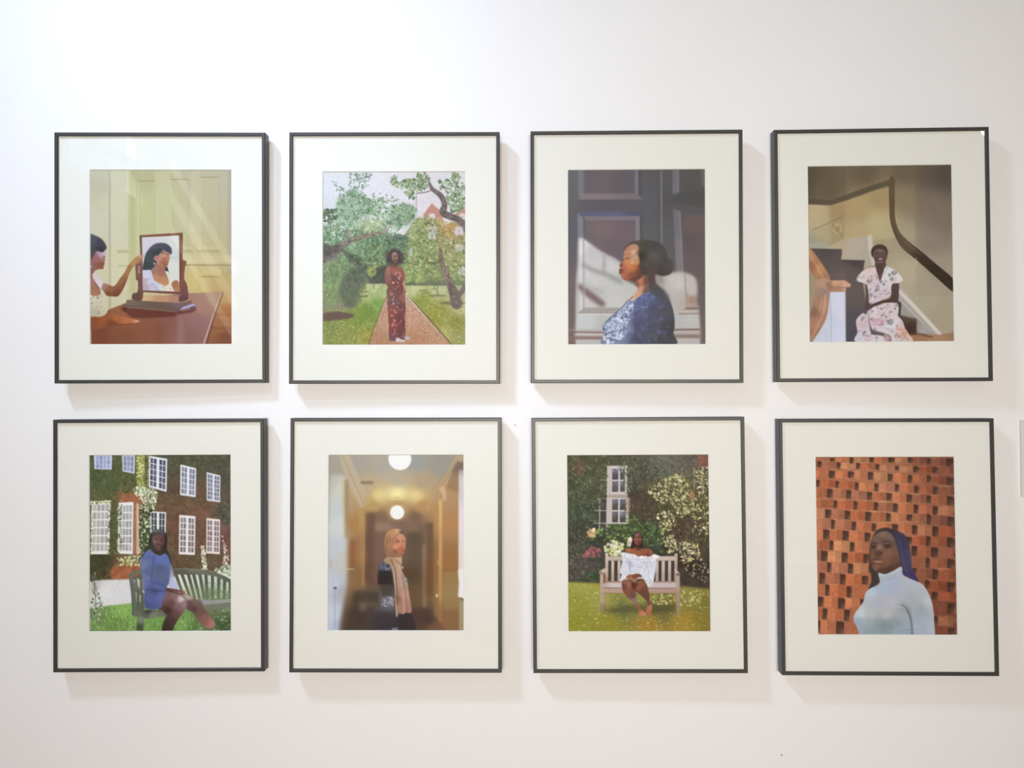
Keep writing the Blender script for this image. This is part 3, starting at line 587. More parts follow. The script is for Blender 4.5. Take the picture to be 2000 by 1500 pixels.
def picture_profile():
    p = Pic([(1110.8, 331.2), (1378.5, 328.9), (1378.5, 670.5), (1110.1, 672.8)], .3229, .4136, (100, 97, 100), 33)
    p.view(1105, 325, 1385, 675)
    p.field([(60, 100, (104, 104, 104)), (60, 600, (98, 97, 102)), (60, 1000, (112, 100, 102)), (60, 1300, (116, 100, 98)), (380, 120, (106, 97, 98)), (700, 300, (96, 95, 98)), (720, 600, (96, 96, 98)), (850, 300, (92, 88, 90)), (1100, 120, (90, 88, 84)), (1080, 600, (104, 92, 92)), (1150, 1000, (106, 96, 94)), (1150, 1350, (110, 100, 96)), (380, 330, (96, 91, 96))])
    p.rect(112, 20, 162, 250, (124, 125, 130), .85, 5); p.rect(150, 20, 166, 226, (106, 104, 108), .7, 3)
    p.rect(166, 20, 584, 222, [(300, 100, (110, 99, 102)), (480, 120, (100, 95, 98)), (200, 60, (106, 98, 100))], .9, 3)
    p.rect(584, 20, 616, 226, (126, 122, 128), .85, 4); p.rect(618, 20, 640, 240, (82, 80, 84), .7, 5)
    p.poly([(150, 222), (604, 220), (655, 272), (104, 276)], [(250, 250, (134, 122, 126)), (560, 250, (124, 114, 118))], .9, 3, False); p.line([(104, 280), (655, 274)], 8, (84, 78, 84), .6, 4, False)
    p.rect(104, 286, 650, 368, (98, 91, 95), .6, 5); p.rect(110, 374, 642, 414, [(150, 395, (98, 98, 120)), (400, 395, (98, 100, 128)), (620, 395, (90, 90, 108))], .95, 5)
    p.poly([(104, 384), (152, 430), (154, 660), (104, 640)], (130, 128, 138), .9, 4, False); p.poly([(150, 414), (640, 408), (604, 446), (170, 450)], (132, 121, 128), .85, 3, False)
    p.rect(160, 448, 590, 800, [(300, 520, (122, 106, 106)), (520, 500, (114, 100, 104)), (400, 700, (112, 98, 104)), (200, 600, (112, 102, 106))], .95, 3); p.rect(154, 430, 168, 640, (98, 94, 100), .8, 3)
    p.rect(590, 424, 626, 700, (134, 129, 134), .9, 4); p.rect(628, 400, 650, 680, (84, 82, 86), .8, 5)
    p.rect(798, 20, 814, 640, (126, 126, 128), .85, 4); p.rect(780, 20, 796, 640, (86, 85, 88), .6, 5)
    p.rect(900, 20, 956, 236, (118, 117, 120), .85, 5); p.rect(940, 20, 956, 230, (130, 129, 130), .7, 3); p.rect(958, 20, 1140, 210, (92, 88, 86), .9, 4); p.rect(1140, 20, 1172, 160, (112, 108, 104), .8, 5)
    p.poly([(900, 236), (956, 206), (1180, 206), (1180, 330), (890, 300)], (84, 83, 82), .8, 8, False)
    p.poly([(905, 350), (970, 370), (990, 900), (930, 900)], [(930, 500, (116, 115, 120)), (965, 700, (128, 124, 128))], .9, 5, False); p.line([(955, 370), (985, 880)], 10, (138, 134, 138), .7, 4, False)
    p.poly([(970, 360), (1180, 360), (1180, 400), (985, 400)], (90, 90, 96), .8, 5, False); p.poly([(990, 400), (1172, 395), (1172, 920), (1000, 900)], [(1080, 500, (108, 94, 92)), (1080, 800, (106, 94, 94)), (1020, 600, (98, 90, 90))], .9, 5, False)
    # sunlight on the panelling
    sun = p.mask([(112, 618), (150, 602), (300, 706), (452, 790), (500, 860), (480, 930), (600, 1000), (620, 1080), (480, 1300), (320, 1500), (96, 1500), (86, 1250), (92, 950), (104, 800)], 10)
    p.clip = sun
    p.rect(60, 560, 700, 1500, [(125, 680, (226, 220, 218)), (220, 720, (196, 192, 194)), (380, 820, (202, 200, 198)), (130, 900, (210, 206, 206)), (230, 960, (200, 198, 196)), (420, 1040, (196, 194, 190)), (480, 940, (186, 190, 182)), (250, 1060, (188, 186, 182)), (130, 1120, (206, 202, 198)), (400, 1140, (200, 198, 196)), (200, 1290, (196, 198, 198)), (300, 1300, (186, 184, 180))], .98, 2)
    p.line([(150, 820), (250, 872), (340, 900), (460, 960)], [34, 36, 40, 40], (152, 148, 146), .8, 12); p.line([(330, 740), (322, 880)], 30, (160, 156, 154), .7, 10); p.line([(300, 720), (440, 800)], 22, (168, 166, 164), .5, 10)
    p.line([(120, 1000), (190, 1060), (310, 1150)], [40, 56, 50], (120, 98, 98), .95, 14); p.line([(160, 980), (330, 1060)], 22, (164, 160, 156), .5, 12)
    p.rect(146, 600, 156, 1200, (150, 146, 148), .75, 3); p.rect(160, 640, 168, 1190, (170, 166, 166), .7, 3); p.rect(96, 600, 112, 1200, (150, 146, 148), .4, 5)
    p.poly([(160, 1180), (460, 1178), (440, 1216), (110, 1218)], (156, 148, 142), .85, 5, False); p.line([(100, 1222), (440, 1222)], 8, (126, 112, 106), .8, 4, False); p.line([(110, 1238), (430, 1236)], 10, (206, 202, 196), .7, 4, False)
    p.clip = None
    p.clip = p.mask([(740, 920), (820, 886), (900, 880), (990, 880), (1080, 918), (1106, 1000), (1104, 1130), (1120, 1200), (1130, 1500), (880, 1500), (880, 1150), (840, 1040), (770, 980)], 11)
    p.rect(700, 850, 1172, 1500, [(770, 940, (160, 148, 146)), (880, 950, (202, 196, 192)), (960, 980, (204, 200, 196)), (1060, 960, (198, 188, 184)), (940, 1100, (190, 184, 180)), (1060, 1110, (168, 142, 128)), (1060, 1040, (196, 188, 182)), (970, 1140, (186, 176, 168)), (1050, 1270, (194, 192, 190)), (960, 1290, (186, 186, 184)), (860, 960, (190, 184, 180))], .96, 2)
    p.line([(1000, 890), (1010, 1080)], 12, (150, 142, 140), .8, 5, False); p.line([(1020, 1060), (1015, 1190)], 10, (150, 138, 130), .7, 4, False); p.line([(800, 900), (820, 980)], 30, (146, 134, 132), .6, 12)
    p.poly([(985, 1192), (1020, 1174), (1120, 1172), (1120, 1190)], (118, 98, 92), .85, 5, False); p.line([(950, 1228), (1120, 1224)], 9, (130, 110, 102), .85, 4, False); p.line([(960, 1208), (1120, 1204)], 10, (196, 184, 174), .8, 4, False)
    p.clip = None
    # dado rail
    p.rect(20, 1360, 330, 1380, (172, 164, 160), .7, 6); p.line([(70, 1386), (330, 1388)], 13, (120, 92, 88), .9, 4, False); p.line([(70, 1406), (330, 1408)], 13, (186, 174, 166), .8, 5, False); p.rect(20, 1418, 330, 1450, (138, 112, 104), .9, 5); p.rect(104, 1456, 332, 1500, (178, 178, 176), .95, 7)
    p.rect(20, 1340, 76, 1500, (122, 102, 98), .6, 12)
    p.line([(900, 1362), (1120, 1358)], 15, (118, 92, 90), .9, 4, False); p.line([(900, 1386), (1118, 1384)], 13, (180, 164, 156), .85, 4, False); p.rect(890, 1398, 1125, 1432, (140, 118, 110), .9, 5); p.rect(880, 1440, 1122, 1500, (182, 178, 174), .95, 6); p.rect(1128, 1180, 1180, 1500, (110, 98, 94), .9, 9)
    # woman in profile
    p.view(1170, 450, 1330, 680)
    dress = [(590, 788), (650, 770), (716, 682), (800, 742), (872, 832), (932, 950), (962, 1080), (968, 1200), (952, 1300), (936, 1470), (84, 1470), (72, 1310), (42, 1240), (58, 1190), (120, 1120), (250, 1020), (340, 930), (388, 886), (440, 896), (500, 850)]
    p.poly([(462, 640), (540, 560), (600, 520), (710, 550), (722, 690), (700, 780), (570, 810), (480, 880), (400, 960), (340, 960), (380, 880), (440, 826), (494, 756), (486, 700)],
           [(480, 680, (134, 88, 72)), (545, 640, (186, 122, 94)), (540, 740, (206, 148, 116)), (600, 640, (112, 82, 74)), (660, 620, (84, 72, 70)), (680, 720, (86, 76, 76)), (430, 870, (206, 176, 154)), (500, 800, (204, 158, 130)), (600, 760, (112, 92, 88)), (390, 920, (196, 180, 164))], 1, 4)
    p.poly(dress, [(400, 960, (150, 158, 186)), (250, 1100, (160, 170, 196)), (180, 1250, (148, 160, 186)), (330, 1260, (130, 140, 168)), (480, 960, (96, 102, 142)), (600, 860, (98, 104, 138)), (520, 1150, (84, 86, 116)), (700, 1000, (84, 85, 104)), (830, 1000, (82, 82, 88)), (700, 1250, (84, 82, 96)), (900, 1250, (74, 72, 74)), (500, 1380, (80, 80, 98)), (760, 740, (82, 80, 84)), (150, 1400, (120, 130, 156)), (800, 1400, (76, 74, 76))], 1, 3.5)
    p.clip = p.mask(dress, 2)
    front = [(390, 900), (440, 920), (420, 1060), (380, 1180), (330, 1330), (180, 1440), (80, 1440), (50, 1240), (130, 1120), (270, 1010)]
    p.spots(front, 150, (16, 46), [(70, 76, 104), (86, 92, 122), (60, 66, 92)], (.5, .9), (.3, .6), (100, 170), f=2)
    p.spots(front, 170, (22, 56), [(196, 206, 224), (178, 188, 212), (164, 172, 204), (208, 214, 226)], (.5, .95), (.5, .9), f=2)
    p.spots(front, 90, (10, 24), [(64, 70, 98), (90, 96, 126)], (.5, .9), (.3, .6), (100, 170), f=2)
    p.spots([(440, 880), (620, 790), (720, 860), (620, 980), (480, 1010)], 60, (26, 60), [(112, 118, 160), (124, 130, 168), (80, 84, 116)], (.3, .7), f=3)
    p.spots([(460, 1000), (820, 880), (900, 1100), (860, 1400), (360, 1430)], 110, (30, 80), [(98, 98, 134), (90, 90, 116), (74, 74, 92), (96, 98, 104)], (.2, .5), f=4)
    for x, y, r in ((770, 1290, 30), (520, 1330, 26), (620, 1180, 24), (790, 1120, 24), (560, 1240, 20)): p.ell(x, y, r, r, (108, 106, 146), .6, 8)
    p.line([(640, 1040), (640, 1200), (600, 1430)], 18, (70, 70, 88), .4, 10)
    p.clip = None
    p.line([(375, 880), (300, 970), (180, 1080), (90, 1170)], 10, (64, 66, 88), .7, 4); p.line([(392, 884), (440, 830)], 9, (90, 66, 60), .8, 3)
    face = [(318, 345), (326, 290), (340, 240), (372, 200), (430, 172), (500, 168), (530, 300), (545, 430), (566, 540), (545, 590), (470, 645), (440, 636), (360, 634), (312, 612), (287, 588), (285, 560), (262, 546), (270, 530), (260, 502), (272, 482), (277, 456), (266, 440), (276, 414), (302, 394), (326, 376)]
    p.poly(face, [(360, 230, (178, 122, 98)), (420, 210, (188, 134, 106)), (450, 270, (206, 170, 144)), (350, 280, (196, 140, 112)), (470, 340, (186, 158, 132)), (400, 350, (188, 132, 102)), (430, 400, (206, 164, 128)), (480, 400, (196, 140, 98)), (360, 400, (200, 134, 98)), (390, 450, (204, 126, 80)), (450, 450, (196, 112, 62)), (350, 500, (182, 106, 76)), (310, 470, (176, 110, 88)), (285, 430, (152, 94, 78)), (290, 505, (134, 78, 70)), (310, 570, (174, 112, 92)), (350, 600, (160, 98, 76)), (420, 570, (140, 84, 64)), (440, 620, (104, 70, 60)), (510, 520, (112, 74, 60)), (530, 450, (112, 70, 48)), (530, 580, (96, 68, 62)), (500, 280, (150, 118, 96))], 1, 3.5)
    p.line([(335, 352), (362, 346), (396, 352)], [8, 12, 8], (84, 54, 50), .85, 4); p.line([(345, 370), (380, 374)], 8, (146, 96, 78), .6, 4); p.line([(330, 312), (360, 292), (410, 296)], [10, 12, 6], (132, 92, 76), .7, 5)
    p.line([(272, 446), (300, 440)], 14, (92, 56, 52), .8, 4); p.line([(266, 503), (318, 500)], 8, (84, 46, 44), .9, 3); p.poly([(262, 490), (290, 482), (314, 500), (268, 504)], (128, 76, 72), .7, 4); p.poly([(264, 514), (300, 508), (306, 528), (284, 548), (264, 546)], (118, 72, 68), .7, 4)
    hair = [(322, 238), (345, 196), (400, 150), (500, 122), (640, 116), (740, 134), (832, 190), (872, 270), (880, 336), (932, 376), (954, 450), (932, 530), (872, 566), (790, 572), (742, 548), (716, 560), (660, 570), (600, 560), (556, 560), (534, 480), (524, 380), (508, 290), (516, 214), (490, 176), (430, 166), (376, 190)]
    p.poly(hair, [(450, 150, (96, 82, 70)), (540, 200, (82, 78, 66)), (700, 170, (78, 74, 70)), (700, 320, (92, 88, 84)), (840, 300, (80, 76, 74)), (600, 420, (82, 77, 76)), (560, 500, (78, 66, 62)), (880, 460, (82, 78, 75)), (800, 540, (74, 66, 62)), (680, 520, (84, 74, 72)), (540, 320, (66, 60, 52))], 1, 7)
    p.line([(870, 330), (830, 420), (760, 520)], 16, (70, 66, 64), .5, 10); p.ell(560, 490, 26, 44, (80, 66, 62), .6, 10)
    p.grain(.035, 9, oct=2); p.soften(1.2)
    return p.out()

def picture_staircase():
    p = Pic([(1581.5, 323.3), (1861.1, 320.7), (1866.3, 666.1), (1583.0, 666.8)], .3341, .4162, (150, 135, 112), 44)
    p.view(1575, 315, 1872, 672)
    p.field([(60, 100, (92, 80, 62)), (200, 200, (100, 88, 68)), (500, 100, (104, 90, 70)), (820, 80, (108, 94, 74)), (820, 300, (136, 120, 94)), (830, 600, (162, 150, 124)), (1050, 80, (94, 82, 70)), (1150, 100, (86, 76, 64)), (1050, 350, (126, 110, 96)), (1150, 500, (124, 110, 96)), (1050, 650, (142, 130, 112)), (1150, 850, (158, 146, 126)), (1000, 1100, (168, 158, 134)), (1150, 1250, (164, 150, 126)), (850, 900, (176, 164, 136)), (650, 500, (176, 158, 116)), (450, 400, (166, 142, 100)), (600, 300, (160, 136, 98)), (300, 600, (172, 152, 116))])
    p.rect(908, 20, 1210, 1100, [(1000, 100, (98, 86, 74)), (1150, 100, (84, 76, 64)), (1000, 400, (122, 106, 94)), (1100, 600, (132, 118, 104)), (1050, 900, (152, 140, 120))], .35, 5)
    p.poly([(25, 345), (200, 350), (330, 320), (700, 205), (700, 480), (740, 620), (560, 640), (300, 640), (25, 690)], [(100, 420, (182, 162, 124)), (120, 560, (180, 164, 128)), (280, 400, (166, 140, 100)), (450, 400, (170, 146, 102)), (620, 300, (162, 138, 96)), (600, 500, (184, 166, 122)), (450, 580, (178, 156, 116)), (680, 560, (176, 162, 124)), (60, 660, (150, 146, 128))], 1, 3, False)
    p.rect(204, 345, 325, 690, (150, 122, 86), .3, 5); p.rect(20, 40, 80, 300, (84, 74, 58), .4, 8); p.line([(322, 40), (325, 300)], 8, (92, 78, 60), .7, 3, False)
    # balusters reflected high up
    p.poly([(60, 560), (200, 500), (322, 430), (322, 620), (190, 690), (40, 700)], (150, 134, 100), .4, 6, False)
    for i in range(7): p.line([(70 + i * 24, 556 - i * 12), (66 + i * 24, 690)], 6, (190, 176, 140), .55, 2.5, False)
    p.line([(55, 556), (200, 496), (322, 436)], 8, (128, 108, 76), .7, 3, False); p.ell(270, 545, 34, 48, (196, 168, 118), .55, 8, 20); p.ell(270, 545, 18, 28, (140, 116, 84), .6, 6, 20); p.line([(220, 500), (300, 600)], 8, (128, 106, 74), .6, 4, False)
    p.rect(30, 660, 190, 712, (160, 166, 156), .6, 8)
    p.poly([(190, 690), (330, 626), (560, 596), (560, 840), (480, 870), (190, 760)], [(400, 680, (176, 164, 146)), (480, 780, (170, 160, 144)), (300, 660, (176, 158, 128))], 1, 5, False)
    p.poly([(515, 600), (548, 592), (560, 720), (600, 850), (560, 880), (520, 720)], (196, 188, 170), .95, 4, False)
    # carpeted steps
    p.poly([(40, 706), (300, 714), (305, 745), (295, 798), (490, 806), (470, 960), (520, 1300), (420, 1500), (330, 1500), (330, 1070), (200, 960), (120, 820)],
           [(200, 730, (82, 74, 72)), (250, 800, (92, 80, 76)), (420, 820, (76, 68, 66)), (380, 900, (96, 84, 80)), (300, 940, (104, 90, 86)), (420, 1100, (98, 86, 84)), (390, 1300, (84, 78, 84)), (400, 1450, (78, 74, 82))], 1, 4, False)
    p.line([(60, 712), (300, 718)], 9, (70, 62, 60), .7, 4, False); p.line([(300, 806), (488, 812)], 9, (64, 57, 55), .7, 4, False); p.line([(50, 712), (130, 830), (210, 960)], 14, (74, 84, 92), .7, 5)
    # steps, string and skirting on the right
    p.poly([(760, 1030), (800, 1040), (1130, 1420), (1060, 1450), (760, 1150)], (176, 168, 156), .9, 4, False)
    p.poly([(772, 1140), (920, 1290), (1080, 1440), (860, 1440), (780, 1280)], [(830, 1230, (152, 146, 140)), (960, 1380, (160, 152, 148)), (880, 1400, (110, 96, 86))], .98, 4, False)
    p.line([(775, 1060), (900, 1190), (1110, 1420)], 26, (206, 198, 184), .95, 3, False); p.line([(770, 1100), (890, 1225), (1075, 1425)], 9, (148, 142, 160), .8, 3, False)
    p.poly([(755, 1145), (790, 1160), (780, 1260), (915, 1290), (912, 1420), (840, 1430), (760, 1300)], [(770, 1200, (76, 60, 52)), (850, 1280, (86, 70, 58)), (860, 1370, (70, 50, 42))], 1, 4, False); p.line([(780, 1262), (915, 1298)], 12, (102, 86, 72), .8, 3, False)
    p.poly([(820, 1420), (950, 1412), (1100, 1420), (1230, 1400), (1230, 1500), (820, 1500)], [(900, 1450, (158, 112, 82)), (1100, 1450, (164, 124, 94)), (1200, 1420, (150, 118, 88))], 1, 5, False); p.line([(860, 1420), (940, 1416), (1040, 1440)], 14, (84, 58, 46), .7, 5)
    # wall rail
    p.line([(20, 318), (100, 322), (210, 332), (330, 292), (560, 210), (722, 160)], [46, 46, 42, 44, 46, 48], [(100, 320, (90, 78, 62)), (300, 300, (94, 82, 64)), (560, 210, (92, 80, 62)), (690, 170, (96, 82, 62))], .97, 3, False)
    p.poly([(695, 150), (734, 132), (738, 300), (740, 450), (770, 560), (830, 632), (930, 712), (1080, 840), (1222, 968), (1222, 1068), (1080, 950), (930, 816), (800, 706), (742, 610), (705, 500), (694, 380)],
           [(715, 200, (96, 80, 58)), (715, 380, (92, 74, 52)), (740, 540, (90, 72, 54)), (850, 680, (94, 78, 62)), (960, 780, (66, 52, 42)), (1100, 900, (60, 48, 38)), (1200, 1000, (58, 46, 36))], 1, 2.5)
    p.line([(716, 200), (714, 380), (745, 545), (830, 660), (960, 765)], 9, (120, 100, 76), .6, 4); p.line([(914, 860), (914, 780)], 5, (206, 196, 172), .7, 2, False)
    # newel post and banister
    p.poly([(55, 1480), (120, 1380), (180, 1230), (200, 1060), (330, 1060), (330, 1500), (40, 1500)], [(150, 1420, (190, 192, 206)), (180, 1250, (190, 192, 204)), (270, 1200, (204, 204, 218)), (270, 1420, (198, 200, 220))], 1, 3, False); p.line([(205, 1080), (212, 1480)], 7, (160, 162, 178), .7, 2.5, False); p.line([(327, 1070), (330, 1480)], 6, (150, 150, 164), .7, 2, False)
    p.poly([(25, 690), (60, 720), (140, 830), (205, 935), (205, 1000), (120, 1000), (70, 930), (25, 860)], [(50, 760, (176, 128, 92)), (120, 870, (182, 130, 90)), (170, 960, (160, 112, 80)), (60, 850, (150, 100, 74))], 1, 3, False); p.line([(28, 740), (110, 880), (160, 970)], 10, (206, 166, 130), .6, 5)
    p.poly([(85, 970), (200, 960), (200, 1090), (180, 1250), (130, 1360), (35, 1480), (20, 1480), (25, 1300), (60, 1180), (80, 1060)], [(140, 1000, (176, 138, 112)), (140, 1060, (150, 124, 108)), (130, 1180, (178, 132, 108)), (80, 1320, (168, 122, 98)), (50, 1420, (156, 108, 84)), (60, 1220, (132, 100, 80))], 1, 3)
    p.line([(165, 1090), (150, 1230), (90, 1360), (45, 1450)], 12, (206, 166, 146), .55, 5); p.line([(110, 1090), (100, 1200), (60, 1320)], 10, (132, 94, 74), .6, 5)
    p.poly([(165, 1000), (200, 970), (320, 966), (375, 1000), (372, 1022), (335, 1030), (335, 1062), (200, 1066), (190, 1030)], [(250, 985, (196, 150, 116)), (340, 1008, (200, 156, 128)), (260, 1045, (166, 126, 104)), (190, 1010, (150, 112, 92))], 1, 3, False); p.line([(195, 1030), (370, 1026)], 7, (140, 100, 80), .7, 3, False)
    # woman on the steps
    p.view(1660, 465, 1790, 672)
    SK = [(440, 450, (84, 66, 60)), (620, 700, (88, 66, 66)), (560, 870, (80, 60, 56)), (350, 930, (86, 68, 66)), (250, 720, (92, 74, 76)), (440, 560, (104, 74, 72))]
    p.poly([(240, 620), (300, 680), (300, 920), (420, 880), (560, 850), (600, 800), (610, 620), (705, 615), (712, 760), (700, 880), (640, 920), (500, 905), (380, 960), (280, 1010), (230, 990), (240, 800)], SK, 1, 4)
    p.poly([(380, 330), (520, 330), (520, 420), (480, 560), (450, 620), (400, 470)], SK, 1, 4)
    top = [(330, 400), (375, 395), (400, 470), (440, 600), (470, 540), (520, 395), (580, 400), (680, 460), (770, 580), (700, 625), (625, 635), (600, 700), (590, 800), (440, 880), (300, 920), (285, 800), (270, 700), (240, 635), (110, 580), (200, 450)]
    FL = [(300, 480, (212, 192, 192)), (150, 560, (206, 196, 198)), (350, 600, (206, 184, 186)), (440, 700, (204, 196, 202)), (600, 480, (210, 208, 208)), (700, 570, (214, 206, 202)), (500, 800, (204, 186, 192)), (340, 860, (196, 182, 190)), (350, 1000, (214, 204, 206)), (450, 1100, (202, 182, 188)), (200, 1200, (196, 176, 186)), (180, 1400, (198, 192, 202)), (620, 1000, (208, 190, 190)), (600, 1250, (208, 202, 210)), (780, 1350, (206, 178, 164)), (400, 1250, (208, 198, 206)), (640, 1420, (206, 196, 200))]
    p.poly(top, FL, 1, 4)
    skirt = [(440, 940), (560, 905), (690, 920), (712, 1020), (700, 1090), (760, 1160), (800, 1270), (850, 1350), (860, 1470), (130, 1470), (120, 1320), (100, 1180), (130, 1110), (200, 1050), (240, 1070), (290, 1010), (360, 960)]
    p.poly(skirt, FL, 1, 4)
    p.poly([(275, 1110), (300, 1200), (340, 1290), (440, 1320), (540, 1350), (600, 1390), (600, 1470), (540, 1470), (480, 1380), (340, 1360), (310, 1330)], [(310, 1250, (90, 72, 74)), (400, 1340, (86, 80, 78)), (560, 1420, (112, 88, 88))], .95, 6)
    p.poly([(500, 1360), (545, 1350), (555, 1470), (500, 1470)], (176, 160, 158), .7, 6)
    p.clip = np.maximum(p.mask(top, 2), p.mask(skirt, 2))
    area = [(100, 390), (780, 390), (780, 900), (870, 1470), (90, 1470)]
    p.spots(area, 26, (60, 120), [(204, 166, 164), (196, 166, 172), (208, 180, 178)], (.2, .45), (.6, .95), f=7); p.spots(area, 120, (22, 54), [(186, 140, 142), (200, 164, 162), (166, 144, 152), (220, 208, 206), (196, 156, 146)], (.25, .6), (.4, .8), f=3)
    p.spots(area, 60, (20, 48), [(112, 112, 112), (96, 100, 100), (132, 124, 132), (118, 126, 120)], (.45, .85), (.35, .7), f=3)
    p.spots([(690, 1260), (820, 1290), (850, 1460), (650, 1400)], 40, (24, 60), [(196, 136, 112), (176, 126, 112), (210, 168, 150)], (.4, .7), f=4); p.spots([(330, 1120), (480, 1120), (490, 1230), (340, 1230)], 30, (24, 60), [(196, 140, 148), (176, 140, 156)], (.4, .7), f=4)
    for x, y, w, h in ((290, 600, 36, 26), (640, 480, 34, 34), (415, 715, 22, 24), (590, 1180, 40, 40), (320, 790, 24, 24), (380, 820, 24, 14), (460, 610, 20, 22), (530, 1105, 18, 20), (210, 1350, 16, 30), (610, 570, 28, 20), (460, 990, 22, 14), (370, 1290, 24, 30)): p.ell(x, y, w, h, (104, 102, 104), .7, 8); p.ell(x + 8, y - 4, w * .35, h * .35, (206, 206, 202), .7, 5)
    p.clip = None
    p.line([(400, 470), (440, 600)], 8, (150, 120, 116), .6, 4, False); p.line([(300, 930), (430, 900), (560, 875)], 12, (66, 50, 48), .5, 6); p.poly([(240, 1070), (290, 1010), (310, 1040), (290, 1120), (270, 1110)], (176, 160, 160), .7, 6)
    p.line([(700, 890), (725, 920), (715, 1090)], 26, (70, 62, 60), .8, 6)
    # head
    p.poly([(318, 180), (340, 120), (390, 85), (450, 74), (520, 100), (555, 160), (552, 230), (525, 280), (500, 160), (380, 160), (350, 260), (330, 240)], [(440, 100, (72, 62, 56)), (340, 200, (62, 52, 48)), (540, 200, (74, 58, 48))], 1, 5)
    p.poly([(355, 220), (380, 160), (440, 140), (500, 155), (540, 210), (540, 270), (520, 330), (470, 380), (410, 370), (370, 310)], [(440, 170, (112, 96, 88)), (400, 200, (100, 80, 74)), (490, 200, (104, 84, 72)), (450, 240, (104, 78, 72)), (390, 280, (88, 64, 60)), (500, 280, (92, 70, 62)), (450, 325, (116, 90, 84)), (450, 360, (80, 62, 58))], 1, 5)
    p.line([(380, 205), (425, 205)], 14, (60, 46, 44), .8, 5); p.line([(470, 208), (515, 210)], 14, (60, 46, 44), .8, 5); p.line([(425, 262), (475, 262)], 12, (66, 48, 46), .6, 5)
    p.poly([(425, 272), (455, 266), (482, 274), (472, 294), (440, 296)], (78, 46, 46), .9, 4); p.line([(434, 280), (476, 280)], 13, (228, 214, 206), .95, 3, False); p.line([(428, 320), (470, 324)], 8, (140, 112, 104), .6, 5)
    p.line([(345, 400), (375, 375)], 16, (84, 80, 76), .7, 4, False)
    p.mute(.93); p.grain(.06, 9, oct=3); p.soften(1.2)
    return p.out()

def bilerp(q, u, v):
    q = np.asarray(q, float)
    return tuple((q[0] * (1 - u) + q[1] * u) * (1 - v) + (q[3] * (1 - u) + q[2] * u) * v)

def pane_window(p, q, cols, rows, pane, frame, split=False, arch=False, jit=14):
    p.poly(q, frame, 1, 3, False)
    m = .07
    for c in range(cols):
        for r in range(rows):
            u0, u1 = m + (1 - 2 * m) * c / cols, m + (1 - 2 * m) * (c + 1) / cols
            if split: u0, u1 = (u0 * .88, u1 * .88) if c < cols / 2 else (1 - (1 - u0) * .88, 1 - (1 - u1) * .88)
            v0, v1 = .05 + .9 * r / rows, .05 + .9 * (r + 1) / rows
            g = .012; col = np.array(pane) + p.rng.uniform(-jit, jit)
            p.poly([bilerp(q, u0 + g * 1.6, v0 + g), bilerp(q, u1 - g * 1.6, v0 + g), bilerp(q, u1 - g * 1.6, v1 - g), bilerp(q, u0 + g * 1.6, v1 - g)], tuple(col), .95, 2.2, False)

